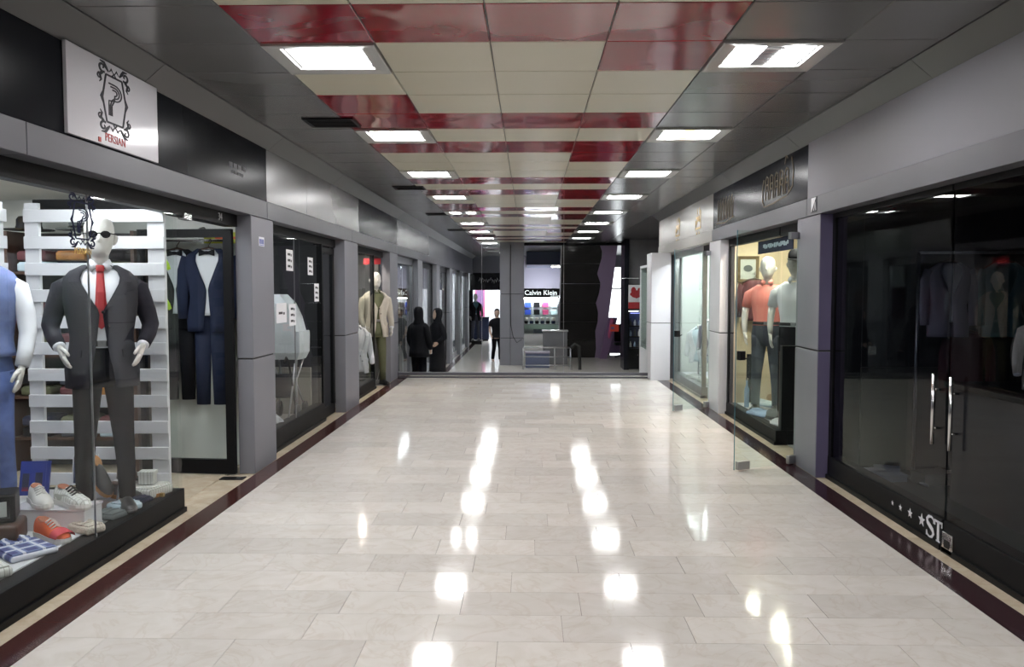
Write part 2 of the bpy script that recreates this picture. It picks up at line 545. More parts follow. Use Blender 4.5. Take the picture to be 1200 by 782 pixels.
# recessed ceiling lights
def light_unit(w, d, kind):
    """frame ring, diffuser(s); origin at the middle of the unit, z = 0 at the ceiling face"""
    parts = []
    fr = MB(); t = .085
    W, D = w/2-.004, d/2-.004
    o_ = [(-W, -D), (W, -D), (W, D), (-W, D)]
    i_ = [(-W+t, -D+t), (W-t, -D+t), (W-t, D-t), (-W+t, D-t)]
    fr.loft([[(x, y, .02) for x, y in o_], [(x, y, -.012) for x, y in o_], [(x*.97, y*.97, -.016) for x, y in o_],
             [(x, y, -.006) for x, y in i_], [(x, y, .03) for x, y in i_]], cap=False)
    parts.append(('frame', fr, 'light_frame'))
    tray = MB().box(-W+t, W-t, -D+t, D-t, .028, .034)
    parts.append(('tray', tray, 'chrome' if kind != 'single' else 'white'))
    q = t + .025
    if kind == 'single':
        parts.append(('diffuser', MB().box(-W+q, W-q, -D+q, D-q, .004, .026), 'lamp'))
    else:
        parts.append(('diffuser', MB().box(-W+q, -.06, -D+q, D-q, .004, .026), 'lamp'))
        parts.append(('diffuser', MB().box(.06, W-q, -D+q, D-q, .004, .026), 'lamp'))
        if kind == 'amber':
            parts.append(('amber_strip', MB().box(-.055, .055, -D+q, D-q, .006, .026), 'lamp_amber'))
        else:
            for i in range(7):
                yy = -D+q + (i+.5)*(2*D-2*q)/7
                parts.append(('louvre', MB().box(-W+q, W-q, yy-.003, yy+.003, -.008, .003) if False else MB().box(-.09, .09, yy-.003, yy+.003, -.008, .003), 'chrome'))
    return [(n_, mb.mesh(n_, mt)) for n_, mb, mt in parts]
lmesh = {}
lab = {('L', 'single'): ('square recessed ceiling light in the row beside the black air vents', 'lights beside the vents'),
       ('L', 'double'): ('ceiling light with two bright panels in the row beside the air vents', None),
       ('R', 'single'): ('square recessed ceiling light in the row set among plain grey panels', 'lights among the grey panels'),
       ('R', 'double'): ('twin tube ceiling light with chrome louvres in the grey panels', None),
       ('R', 'amber'): ('twin ceiling light with an amber strip between its bright halves', None)}
for n in list(range(-15, 45, 4)):
    if n < -11: continue
    for sd, x0, x1 in (('L', COLX[0], COLX[1]), ('R', 1.08, 1.75)):
        yc = RY0 + (n+.5)*RP
        if yc > (YF-.5 if sd == 'L' else YH): continue
        kind = 'single'
        if sd == 'L' and n == 17: kind = 'double'
        if sd == 'R' and n == 1: kind = 'double'
        if sd == 'R' and n == 5: kind = 'amber'
        key = (sd, kind)
        if key not in lmesh: lmesh[key] = light_unit(x1-x0, RP, kind)
        lb, gp = lab[key]
        r = thing('ceiling_light', lb, 'ceiling light', ((x0+x1)/2, yc, CZ), 0, gp)
        for nm, me in lmesh[key]: link(nm, me, r)
# black air vents
vm = [('vent_frame', MB().loft([[(-.21, -.17, 0), (.21, -.17, 0), (.21, .17, 0), (-.21, .17, 0)], [(-.21, -.17, -.012), (.21, -.17, -.012), (.21, .17, -.012), (-.21, .17, -.012)],
        [(-.185, -.145, -.012), (.185, -.145, -.012), (.185, .145, -.012), (-.185, .145, -.012)], [(-.185, -.145, -.001), (.185, -.145, -.001), (.185, .145, -.001), (-.185, .145, -.001)]], cap=False).mesh('vent_frame', 'black')),
      ('vent_backing', MB().box(-.185, .185, -.145, .145, -.004, -.001).mesh('vent_backing', 'rubber'))]
sl = MB().box(-.185, .185, -.006, .006, -.011, -.004).mesh('vent_slat', 'black')
for y in (6.76, 11.1, 15.0, 19.0):
    r = thing('air_vent', 'black louvred air vent set in the grey ceiling panels', 'air vent', (-1.63 if y < 15 else -1.68, y, CZ), 0, 'ceiling air vents')
    for nm, me in vm: link(nm, me, r)
    for i in range(6):
        o = link('vent_slat', sl, r); o.location = (0, -.12+i*.048, 0)
# ---------------------------------------------------------------- fascia and lintels along both sides
wl = sthing('wall_left', 'metal clad fascia and lintel above the menswear shop fronts', 'wall')
wr = sthing('wall_right', 'metal clad fascia and lintel above the unlit shop and white display', 'wall')
def cove(side):
    x0, x1 = (-2.23, FL) if side == 'L' else (2.29, FR)
    s = -1 if side == 'L' else 1
    y = YB
    step = 2.4
    while y < (YF if side == 'L' else 15.3) - .01:
        y1 = min(y+step, YF if side == 'L' else 15.3)
        MB().loft([[(x0, yy, CZ-.004), (x1, yy, FZ1), (x1+s*.3, yy, FZ1), (x1+s*.3, yy, CZ+.01), (x0, yy, CZ+.01)] for yy in (y+.002, y1-.002)]).build('cove_panel', 'cove_grey', wl if side == 'L' else wr)
        y = y1
cove('L'); cove('R')
def panels(side, segs, z0, z1, name, proud=0.0, depth=.16):
    s = 1 if side == 'L' else -1
    x = (FL if side == 'L' else FR) + s*proud
    p = wl if side == 'L' else wr
    for y0, y1, mt in segs:
        bevel(MB().box(x - s*depth, x, y0+.0025, y1-.0025, z0, z1).build(name, mt, p), .003)
def split(y0, y1, n, mt): return [(y0+(y1-y0)*i/n, y0+(y1-y0)*(i+1)/n, mt) for i in range(n)]
panels('L', [(YB, 2.0, 'fascia_metal')] + split(7.33, 11.3, 3, 'fascia_metal') + split(14.6, 19.2, 3, 'fascia_metal') + split(19.2, YF, 8, 'alu'), LZ1+.004, FZ1, 'fascia_panel')
panels('L', [(YB, 0.3, 'alu')] + split(.3, 14.3, 4, 'alu') + split(14.3, YF, 5, 'alu'), LZ0, LZ1, 'lintel_panel', .012, .24)
panels('R', [(YB, 2.0, 'fascia_metal')], LZ1, FZ1, 'fascia_panel')
panels('R', split(-3.5, 7.17, 3, 'alu') + split(7.17, 10.83, 1, 'alu') + [(10.83, 15.3, 'fascia_white')], LZ0, LZ1, 'lintel_panel', .012, .24)
MB().box(FL-.2, FL-.16, YB, YF, LZ1, CZ).build('wall_backing', 'dark_wall', wl)
MB().box(FR+.16, FR+.2, YB, 15.3, LZ1, CZ).build('wall_backing', 'dark_wall', wr)
# sign boards (things fixed to the fascia)
def board(side, y0, y1, z0, z1, mt, name, label, proud=.0, depth=.14):
    s = 1 if side == 'L' else -1
    x = (FL if side == 'L' else FR) + s*proud
    r = thing(name, label, 'sign', (x, (y0+y1)/2, (z0+z1)/2))
    h, w = (z1-z0)/2, (y1-y0)/2
    bevel(MB().box(-s*depth, 0, -w, w, -h, h).build('board', mt, r), .003)
    return r
bk = board('L', 2.0, 7.33, LZ1+.004, FZ1, 'fascia_black', 'sign_board', 'long black sign board above the menswear window and door')
bk3 = board('L', 11.3, 14.6, LZ1+.004, FZ1, 'fascia_dark', 'sign_board', 'dark glossy sign board above the window with the white jacket')
ws = board('L', 4.13, 5.14, LZ1+.012, FZ1+.005, 'white_gloss', 'shop_sign', 'white square sign with a black framed letter emblem', .022, .02)
gp_ = board('R', 2.0, 7.17, LZ1-.012, FZ1+.005, 'fascia_grey', 'sign_board', 'blank pale grey sign board above the unlit glass shop', .006)
dk = board('R', 7.17, 10.83, LZ1+.004, FZ1, 'fascia_dark', 'shop_sign', 'dark sign board with dim gold lettering above the open glass door')
wh = board('R', 10.83, 15.3, LZ1+.004, FZ1, 'fascia_white', 'shop_sign', 'off white sign board with two gold emblems')
# --- emblem : hexagonal frame, scrolls in four corners, striped letter P
def spiral(cx, cy, r0, r1, a0, a1, n=14):
    return [(cx+(r0+(r1-r0)*i/(n-1))*math.cos(a0+(a1-a0)*i/(n-1)), cy+(r0+(r1-r0)*i/(n-1))*math.sin(a0+(a1-a0)*i/(n-1))) for i in range(n)]
def emblem(parent, Mx, s, mt_frame, mt_text, txt_mt2=None, t=.0015, wx=1.5):
    fr = MB()
    hexp = [(-.095, .21), (.095, .21), (.14, .0), (.095, -.21), (-.095, -.21), (-.14, 0), (-.095, .21)]
    S = Mx @ Matrix.Scale(s, 4) @ Matrix.Scale(wx, 4, (1, 0, 0))
    for i in range(6): fr.ribbon([hexp[i], hexp[i+1]], .017, t/s, S)
    for sx in (-1, 1):
        for sy in (-1, 1):
            cx, cy = sx*.115, sy*.245
            def T(pl): return [(cx+sx*(p[0]), cy+sy*(p[1])) for p in pl]
            fr.ribbon(T(spiral(.02, .015, .045, .008, -2.2, 4.2)), [.020]*9+[.014]*5, t/s, S)
            fr.ribbon(T([(-.05, -.005), (-.02, .03), (.0, .06), (.045, .065)]), [.012, .03, .026, .01], t/s, S)
            fr.ribbon(T([(.02, -.03), (.05, -.06), (.035, -.10), (.055, -.125)]), [.028, .026, .018, .006], t/s, S)
            fr.ribbon(T(spiral(.052, -.075, .03, .006, 1.5, -3.5, 10)), .013, t/s, S)
            fr.ribbon(T([(-.06, .0), (-.085, .03), (-.105, .0)]), [.006, .02, .006], t/s, S)
        fr.ribbon([(sx*.138, .05), (sx*.158, .0), (sx*.138, -.05)], [.004, .018, .004], t/s, S)
    fr.ribbon([(-.02, .215), (0, .245), (.02, .215)], .014, t/s, S)
    fr.ribbon([(-.02, -.215), (0, -.245), (.02, -.215)], .014, t/s, S)
    fr.build('emblem_frame', mt_frame, parent)
    le = MB()
    for k, off in enumerate((0, .021, .042)):      # three nested strokes of the letter
        pts = [(-.052+off, .125-off*.9)]
        pts += [(-.052+off+.045, .125-off*.9)] if k < 2 else []
        arc = [(.0+(.062-off)*math.cos(a), .062+(.062-off)*math.sin(a)) for a in [PI/2-PI*i/10 for i in range(11)]]
        pts = [(-.055+off*.8, .124-off)] + arc + [(-.055+off*1.2, .0-.0+off*.3-.012), (-.055+off*.62, -.045), (-.055+off*.62, -.125)]
        le.ribbon([(x*1.3+.005, y*1.15) for x, y in pts], .013, t/s, S)
    le.build('emblem_letter', mt_frame, parent)
    tx = text_mb('PERSIAN', .105, t/s/2, .62)
    tb = MB().add(tx.v, tx.f, S @ Matrix.Translation((0, -.385, t/s/2)))
    tb.build('lettering', mt_text, parent)
emblem(ws, frame_mat((.001, -.03, .03), 'L'), .62, 'black_print', 'red_print')
MB().box(.0, .004, -.215, -.19, -.225, -.20).build('red_mark', 'red_print', ws)
# faint tag on the black board
tx = MB()
for i in range(4):
    tx.box(0.0, .003, 1.75+i*.10, 1.82+i*.10, -.05, -.015); tx.box(0, .003, 1.80+i*.07, 1.85+i*.07, -.10, -.075)
tx.build('faint_lettering', 'mid_wall', bk)
# --- gold script on the dark board, drawn stroke by stroke
def strokes(parent, name, lst, Mx, mt, t=.004):
    b = MB()
    for pts, w in lst: b.ribbon(pts, w, t, Mx)
    return b.build(name, mt, parent)
script = []
for i in range(5):
    x = i*.16
    script += [([(x, -.10), (x, .10+.03*(i % 2)), (x+.04, .14), (x+.09, .12), (x+.10, .0), (x+.10, -.10)], .014),
               (spiral(x+.05, .02, .045, .02, .3, 5.5, 12), .010)]
script += [([(-.06, .12), (-.10, .05), (-.10, -.10), (-.04, -.16), (.3, -.15), (.7, -.12), (.86, -.05), (.88, .10), (.82, .22)], .014),
           ([(.62, .18), (.66, .26), (.72, .22)], .014)]
strokes(dk, 'gold_script', script, frame_mat((-.001, -.55, -.02), 'R'), 'gold_dim')
script2 = []
for i in range(6):
    x = i*.14
    script2 += [([(x, -.13), (x, .10), (x+.03, .14)], .014), ([(x+.05, -.13), (x+.07, .05), (x+.11, .10)], .012)]
script2 += [([(-.05, -.15), (.35, -.17), (.8, -.13)], .014)]
strokes(dk, 'gold_script', script2, frame_mat((-.001, 1.55, -.03), 'R'), 'gold_dim')
for yy in (.95, 2.05):
    e = [([(-.16, .03), (-.17, -.09), (.17, -.09), (.17, .16)], .035), ([(-.12, -.03), (-.02, .04), (.10, .02)], .045), ([(-.13, .06), (.10, .07)], .028),
         ([(-.04, .10), (-.04, .19)], .02), ([(.10, .10), (.10, .20)], .02), ([(-.1, -.15), (-.07, -.17)], .03), ([(.06, -.15), (.09, -.17)], .03)]
    strokes(wh, 'gold_emblem', e, frame_mat((-.001, -2.23+yy if yy < 1 else -2.23+yy+.5, -.06), 'R'), 'gold')
# ---------------------------------------------------------------- pillars
def pillar(side, y0, y1, z0, label, zt=LZ0, zj=1.0, mt='alu_pillar', back=.5, mt_near=None):
    back = min(back, .14)
    r = sthing('pillar', label, 'pillar')
    s = 1 if side == 'L' else -1
    x = FL if side == 'L' else FR
    xb = x - s*back
    for a, b_ in ((z0, zj-.006), (zj+.006, zt)):
        bevel(MB().box(xb, x, y0+.004, y1, a, b_).build('cladding_panel', mt, r), .006)
        if mt_near: MB().box(xb, x-s*.004, y0, y0+.0045, a+.003, b_-.003).build('cladding_panel', mt_near, r)
    MB().box(xb, x-s*.012, y0+.012, y1-.012, z0, zt).build('pillar_core', 'rubber', r)
    return r
pillar('L', 2.85, 3.50, 0, 'grey pillar beside the jeans mannequin window')
pl1 = pillar('L', 6.90, 7.50, 0, 'grey clad pillar with a small blue sticker beside the menswear door')
pillar('L', 10.40, 11.22, 0, 'grey clad pillar between the papered window and the white jacket window')
pillar('L', 13.80, 14.62, 0, 'grey clad pillar where the glass screen meets the white jacket shop')
pillar('R', 6.86, 7.44, 0, 'grey clad pillar with a purple tinted side beside the unlit shop', mt_near='alu_purple', zj=1.08)
pillar('R', 2.6, 3.2, 0, 'grey pillar at the end of the unlit shop')
pillar('R', 10.40, 11.02, 0, 'white pillar between the pink shirt display and the pale showcase', mt='white', zj=1.04)
for i, y in enumerate((17.3, 20.8, 24.3, 27.8, 31.3)):
    nb = ['behind the two people in black coats', 'second beyond the glass screen', 'third beyond the glass screen', 'fourth beyond the glass screen', 'beside the far white shop'][i]
    pillar('L', y, y+.75, LOW, 'grey clad pillar of the lower hall, ' + nb, zj=.9)
# white pillar with a box front near the glass screen
wp = sthing('pillar', 'square white pillar at the end of the glass screen', 'pillar')
for a, b_ in ((0, 1.0), (1.012, 2.23)):
    bevel(MB().box(2.13, 2.47, 14.2, 14.75, a, b_).build('cladding_panel', 'white', wp), .006)
MB().box(2.145, 2.46, 14.215, 14.74, 0, 2.23).build('pillar_core', 'rubber', wp)
# stickers
st_ = thing('sticker', 'small blue printed sticker on the pillar by the menswear door', 'sticker', (FL+.001, 7.16, 2.02))
MB().box(0, .002, -.07, .07, -.04, .04).build('sheet', 'paper', st_)
b = MB()
for i in range(4): b.box(.002, .003, -.055+i*.03, -.035+i*.03, -.022, .022)
b.box(.002, .003, -.06, .06, -.034, -.028)
b.build('print', 'blue_card', st_)
st2 = thing('sticker', 'small black and white sticker on the grey lintel by the dark sign', 'sticker', (FR-.013, 6.98, 2.315))
MB().box(-.002, 0, -.07, .07, -.065, .065).build('sheet', 'black_print', st2)
MB().prism([(-.06, -.06), (-.06, .06), (.05, .06)], 0, .002, frame_mat((-.002, 0, 0), 'R')).build('print', 'paper', st2)
MB().ribbon([(.0, -.05), (.03, .02), (.05, -.05)], .012, .002, frame_mat((-.002, 0, 0), 'R')).build('print', 'paper', st2)
# ---------------------------------------------------------------- shop shells
def shell(side, y0, y1, depth, z0, zc, wmat, fmat, cmat, what):
    s = -1 if side == 'L' else 1
    x0 = GL if side == 'L' else GR
    xb = x0 + s*depth
    struct('wall_shop', MB().box(xb, xb+s*.08, y0, y1, z0, zc), wmat, 'back wall inside ' + what, 'wall')
    if fmat: struct('floor_shop', MB().box(x0+s*.10, xb, y0, y1, z0-.02, z0+.004), fmat, 'floor inside ' + what, 'floor')
    struct('ceiling_shop', MB().box(x0+s*.12, xb, y0, y1, zc, zc+.05), cmat, 'ceiling inside ' + what, 'ceiling')
def partition(side, yc, depth, z0, mt, what, t=.1, zc=2.42):
    s = -1 if side == 'L' else 1
    x0 = GL if side == 'L' else GR
    struct('wall_partition', MB().box(x0+s*.14, x0+s*depth, yc-t/2, yc+t/2, z0, zc), mt, what, 'wall')
shell('L', 3.2, 7.25, 3.4, 0, 2.4, 'mid_wall', 'floor_border', 'white_wall', 'the lit menswear shop')
shell('L', 7.35, 10.7, 3.0, 0, 2.4, 'dark_wall', 'grey_floor', 'dark_wall', 'the papered window shop')
shell('L', 10.8, 14.2, 2.0, 0, 2.4, 'mid_wall', 'grey_floor', 'mid_wall', 'the white jacket shop')
partition('L', 3.25, 3.4, 0, 'mid_wall', 'side wall of the lit menswear shop behind the pillar')
partition('L', 7.32, 3.4, 0, 'white_wall', 'white wall with two hanging suits behind the open door')
partition('L', 10.75, 3.0, 0, 'dark_wall', 'dark party wall beside the papered window')
partition('L', 14.25, 2.0, 0, 'mid_wall', 'party wall behind the gold jacket mannequin')
shell('R', 3.0, 7.2, 3.2, 0, 2.4, 'dark_wall', 'st_floor', 'dark_wall', 'the unlit glass shop')
shell('R', 7.3, 10.7, 2.4, 0, 2.4, 'cream_wall', 'grey_floor', 'cream_wall', 'the pink shirt shop')
shell('R', 10.8, 14.3, 2.0, 0, 2.4, 'white_wall', 'grey_floor', 'white_wall', 'the pale showcase shop')
partition('R', 3.1, 3.2, 0, 'dark_wall', 'side wall of the unlit glass shop')
partition('R', 7.22, 3.2, 0, 'dark_wall', 'dark party wall behind the unlit shop clothes')
partition('R', 10.75, 2.4, 0, 'wallpaper', 'tan patterned wall behind the pink shirt mannequin')
partition('R', 14.4, 2.0, 0, 'white_wall', 'white party wall behind the pale showcase', .1)
struct('wall_end', MB().box(-6.2, 6.2, YB-.1, YB, -.1, CZ+.1), 'mid_wall', 'end wall of the corridor', 'wall')
# plain closed fronts behind the photograph's viewpoint
for s_, x_ in (('left', GL-.05), ('right', GR+.05)):
    struct('wall_front', MB().box(x_-.05, x_+.05, YB, 2.8, 0, LZ0), 'fascia_dark', 'plain dark shop front on the %s hand before the pillars' % s_, 'wall')
# ---------------------------------------------------------------- shop windows
WN = [0]
def window(side, y0, y1, zp, zt, label, seams=(), fm='black', gm='glass', z0=0.0, jamb=.05, plinth_d=.10, near_return=0, far_return=0, head=LZ0, jn=None):
    jn = jamb if jn is None else jn
    WN[0] += 1
    r = sthing('window_%d' % WN[0], label, 'shop window')
    s = 1 if side == 'L' else -1
    x = GL if side == 'L' else GR
    bevel(MB().box(x-s*plinth_d, x+s*.02, y0, y1, z0, zp).build('plinth', fm, r), .004)
    MB().box(x-s*.04, x+s*.035, y0, y1, z0, z0+.035).build('skirting', fm, r)
    MB().box(x-s*.06, x+s*.015, y0, y1, zt, head).build('head_rail', fm, r)
    if jamb:
        if jn: MB().box(x-s*.05, x+s*.015, y0, y0+jn, zp, zt).build('jamb', fm, r)
        MB().box(x-s*.05, x+s*.015, y1-jamb, y1, zp, zt).build('jamb', fm, r)
    ys = [y0+jn, *seams, y1-jamb]
    for a, b_ in zip(ys[:-1], ys[1:]):
        MB().box(x-s*.005, x+s*.005, a+.002, b_-.002, zp-.01, zt+.01).build('pane', gm, r)
    for a in seams:
        MB().box(x-s*.0055, x+s*.0055, a-.002, a+.002, zp, zt).build('silicone_joint', 'steel', r)
    if far_return:
        MB().box(x-s*.02, x-s*far_return, y1-.012, y1-.002, zp, zt).build('side_pane', gm, r)
        MB().box(x-s*plinth_d, x-s*far_return, y1-.04, y1, z0, zp).build('side_plinth', fm, r)
        MB().box(x-s*.02, x-s*far_return, y1-.04, y1, zt, head).build('side_head', fm, r)
    if near_return:
        MB().box(x-s*.02, x-s*near_return, y0+.002, y0+.012, zp, zt).build('side_pane', gm, r)
        MB().box(x-s*plinth_d, x-s*near_return, y0, y0+.04, z0, zp).build('side_plinth', fm, r)
    return r
w1 = window('L', 3.5, 5.72, .17, 2.13, 'frameless glass window of the menswear display over a black plinth', seams=(4.56,), jamb=0.0, far_return=1.0)
w2 = window('L', 7.5, 9.75, .22, 2.14, 'black framed window with white price papers taped to its glass', seams=(8.6,), jamb=.05)
w3 = window('L', 11.22, 13.0, .16, 2.14, 'window showing the white jacket and gold jacket', seams=(), jamb=.04, far_return=.8)
w4 = window('R', 8.3, 10.4, .15, 2.14, 'black framed window of the pink shirt display', jamb=.06, jn=0.0, near_return=.9)
w5 = window('R', 11.9, 14.2, .16, 2.14, 'chrome framed window of the pale white showcase', fm='steel', jamb=.05)
w6 = window('R', 3.2, 4.93, .19, 2.19, 'dark glass pane of the unlit shop beside its handles', jamb=.0, gm='glass_smoke')
w7 = window('R', 4.95, 6.86, .19, 2.19, 'dark glass pane over the rail with white stars and letters', jamb=.06, jn=0.0, gm='glass_smoke')
# entrance head rails
def transom(side, y0, y1, label):
    s = 1 if side == 'L' else -1
    x = GL if side == 'L' else GR
    r = sthing('trim_head', label, 'door head')
    MB().box(x-s*.10, x+s*.01, y0, y1, 2.13, LZ0).build('head_rail', 'black', r)
    return r
tr1 = transom('L', 5.72, 6.9, 'black door head with the number above the menswear door')
transom('L', 9.75, 10.4, 'black door head beside the papered window')
transom('L', 13.0, 13.8, 'black door head beside the gold jacket')
transom('R', 7.44, 8.3, 'black door head above the open glass door')
transom('R', 11.02, 11.9, 'black door head beside the pale showcase')
tx = text_mb('34', .085, .002)
MB().add(tx.v, tx.f, frame_mat((GL+.012, 6.52, 2.155), 'L')).build('door_number', 'paper', tr1)
bevel(MB().box(GL-.02, GL+.03, 5.80, 5.93, 2.10, 2.15).build('patch_fitting', 'chrome', tr1), .004)
# ST lettering and stars on the black rail
def star(r): return [(r*(1 if i % 2 == 0 else .42)*math.sin(i*PI/5), r*(1 if i % 2 == 0 else .42)*math.cos(i*PI/5)) for i in range(10)]
for i, (yy, rr) in enumerate(((5.62, .018), (5.50, .025), (5.36, .034), (5.20, .044))):
    MB().prism(star(rr), 0, .002, frame_mat((GR-.0205, yy, .115), 'R')).build('star', 'paper', w7)
b = MB(); Ms = frame_mat((GR-.0205, 5.045, .105), 'R')
sp = [(.045, .035), (.04, .055), (.015, .066), (-.02, .062), (-.04, .042), (-.032, .02), (.0, .004), (.03, -.012), (.043, -.034), (.025, -.058), (-.008, -.066), (-.035, -.055), (-.043, -.032)]
b.ribbon([(x-.045, y) for x, y in sp], [.012, .014, .014, .018, .024, .028, .03, .028, .024, .018, .014, .014, .012], .002, Ms)
b.ribbon([(-.002, .03), (-.002, .062)], .010, .002, Ms); b.ribbon([(-.09, -.03), (-.09, -.064)], .010, .002, Ms)
b.build('letter', 'paper', w7)
b = MB(); b.ribbon([(.01, .058), (.10, .058)], .014, .002, Ms); b.ribbon([(.055, .058), (.055, -.06)], .026, .002, Ms)
b.ribbon([(.032, -.062), (.078, -.062)], .01, .002, Ms); b.ribbon([(.012, .066), (.012, .03)], .012, .002, Ms); b.ribbon([(.098, .066), (.098, .03)], .012, .002, Ms)
b.build('letter', 'paper', w7)
for yy in (4.86, 4.0):
    bevel(MB().box(GR-.035, GR+.035, yy-.06, yy+.06, .005, .13).build('patch_fitting', 'chrome', w6), .005)
    MB().box(GR-.037, GR-.035, yy-.03, yy+.03, .04, .09).build('lock_plate', 'dark_metal', w6)
# pull handles of the unlit shop's door pair
for i, yy in enumerate((5.04, 4.83)):
    r = thing('door_handle', 'vertical chrome pull handle on the dark glass door ' + ('nearer the white stars' if i == 0 else 'away from the white stars'), 'door handle', (GR-.05, yy, .86))
    MB().tube([(0, 0, -.22), (0, 0, .22)], .012, 10, (1, 0, 0)).build('grip', 'chrome', r, True)
    for zz in (-.12, .12): MB().tube([(0, 0, zz), (.044, 0, zz)], .008, 8, (0, 0, 1)).build('standoff', 'chrome', r, True)
# ---------------------------------------------------------------- glass doors
def leaf(n, hinge, tip, label, z0=.012, z1=2.11, gm='glass_green', frame=False):
    hx, hy = hinge; txx, ty = tip
    L = math.hypot(txx-hx, ty-hy)
    r = sthing('door_%d' % n, label, 'glass door')
    r.location = (hx, hy, 0); r.rotation_euler = (0, 0, math.atan2(ty-hy, txx-hx))
    if not frame:
        MB().box(0, L, -.005, .005, z0, z1).build('pane', gm, r)
        MB().box(L, L+.0015, -.005, .005, z0, z1).build('polished_edge', 'teal_cloth', r)
        for a, b_ in ((.0, .14), (L-.17, L-.0)):
            bevel(MB().box(a+.01, b_-.03, -.02, .02, .012, .085).build('patch_fitting', 'steel', r), .004)
        MB().box(.01, .13, -.02, .02, z1-.06, z1).build('patch_fitting', 'steel', r)
        bevel(MB().box(L-.09, L-.03, -.025, .025, .98, 1.06).build('lock', 'dark_metal', r), .004)
        MB().tube([(L-.10, -.03, 1.0), (L-.16, -.05, .985), (L-.2, -.045, 1.0)], .007, 8).build('lever', 'dark_metal', r, True)
    else:
        MB().box(.05, L-.05, -.005, .005, .12, z1-.06).build('pane', gm, r)
        MB().box(0, .075, -.022, .022, z0, z1).build('stile', 'black', r)
        MB().box(L-.05, L, -.022, .022, z0, z1).build('stile', 'black', r)
        MB().box(.075, L-.05, -.022, .022, z0, .135).build('bottom_rail', 'black', r)
        MB().box(.075, L-.05, -.022, .022, z1-.07, z1).build('top_rail', 'black', r)
    return r
leaf(1, (GL-.02, 6.86), (-3.36, 6.93), 'black framed glass door standing open in front of the hanging suits', frame=True, gm='glass')
leaf(2, (2.45, 7.40), (1.80, 7.08), 'clear frameless glass door swung open beside the pink shirt display')
leaf(3, (2.45, 10.97), (1.88, 10.55), 'clear frameless glass door swung open beside the white pillar')
d4 = leaf(4, (GL-.03, 10.38), (GL-.03, 9.77), 'closed black framed glass door beside the papered window', frame=True, gm='glass_dim')
# floor hinge plates
def hinge_plate(x, y, label):
    r = thing('floor_hinge', label, 'floor hinge', (x, y, 0.0))
    bevel(MB().box(-.10, .10, -.05, .05, .0, .008).build('cover_plate', 'dark_metal', r), .002)
    MB().tube([(.05, 0, .008), (.05, 0, .012)], .02, 10, (1, 0, 0)).build('pivot', 'steel', r)
hinge_plate(-2.50, 6.72, 'dark metal hinge plate in the floor by the menswear door')
# ---------------------------------------------------------------- figures
TORSO = [(.84, .178, .118, 0), (.92, .185, .125, 0), (1.02, .170, .115, 0), (1.12, .158, .105, 0), (1.24, .176, .115, -.005),
         (1.36, .195, .122, -.008), (1.46, .200, .112, 0), (1.52, .165, .092, .008), (1.565, .085, .068, .012), (1.60, .062, .060, .012)]
def sect(z):
    T = TORSO
    if z <= T[0][0]: return T[0][1:]
    for a, b_ in zip(T[:-1], T[1:]):
        if z <= b_[0]:
            f = (z-a[0])/(b_[0]-a[0])
            return tuple(a[i]+(b_[i]-a[i])*f for i in (1, 2, 3))
    return T[-1][1:]
def onring(z, a, k=1.0, fl=1.0, add=0.0):
    rx, ry, oy = sect(z)
    e = .86
    c, s_ = math.cos(a), math.sin(a)
    return (((rx*k+add)*math.copysign(abs(s_)**e, s_)), oy*fl - (ry*k+add)*fl*math.copysign(abs(c)**e, c), z)
def torso_mb(z0, z1, k, fl=1.0, n=28, gap=None, steps=14, flare=0.0, add=0.0):
    rings = []
    for i in range(steps+1):
        z = z0+(z1-z0)*i/steps
        kk = k + flare*max(0, (1.05-z))
        if gap:
            g_ = gap(z)
            rings.append([onring(z, g_+(2*PI-2*g_)*j/n, kk, fl, add) for j in range(n+1)])
        else: rings.append([onring(z, 2*PI*j/n, kk, fl, add) for j in range(n)])
    return MB().loft(rings, cap=not gap, closed=not gap)
ARM = {'down': [(.13, .0, 1.485), (.215, .0, 1.42), (.250, .01, 1.27), (.262, .0, 1.16), (.258, -.05, 1.06), (.245, -.095, .965)],
       'hip': [(.13, .0, 1.485), (.215, .0, 1.42), (.262, .02, 1.28), (.285, .02, 1.19), (.268, -.06, 1.13), (.235, -.13, 1.07)]}
def hand_mb(side, wr, dr, size=1.0, curl=.5):
    """palm, four unequal bent fingers and a thumb; wr wrist point, dr direction of the hand"""
    b = MB()
    d = Vector(dr).normalized()
    inn = Vector((-side, 0, 0)); inn = (inn - d*inn.dot(d)).normalized()    # palm faces the thigh
    fw = d.cross(inn) if side > 0 else inn.cross(d)                          # towards the thumb side
    if fw.y > 0: fw = -fw
    w = Vector(wr)
    def P(a, f, i_): return w + (d*a + fw*f + inn*i_)*size
    b.tube([P(-.01, 0, 0), P(.03, 0, .002), P(.07, .0, .004), P(.098, 0, .006)], [(.026*size, .02*size), (.036*size, .018*size), (.040*size, .016*size), (.036*size, .013*size)], 12, tuple(fw))
    for q, (f, ln) in enumerate(((.030, .064), (.010, .072), (-.010, .067), (-.029, .052))):
        c = curl*(.55+.15*q)
        p0 = P(.085, f, .004); p1 = P(.085+ln*.42, f*1.03, .006+ln*.16*c); p2 = P(.085+ln*.75, f*1.02, .006+ln*.45*c); p3 = P(.085+ln*.92, f, .006+ln*.78*c)
        b.tube([p0, p1, p2, p3], [.0112*size, .0106*size, .0096*size, .0075*size], 8, tuple(fw))
    b.tube([P(.02, .026, .006), P(.05, .050, .016), P(.078, .058, .024), P(.10, .056, .030)], [.014*size, .0125*size, .0105*size, .0075*size], 8, tuple(inn))
    return b
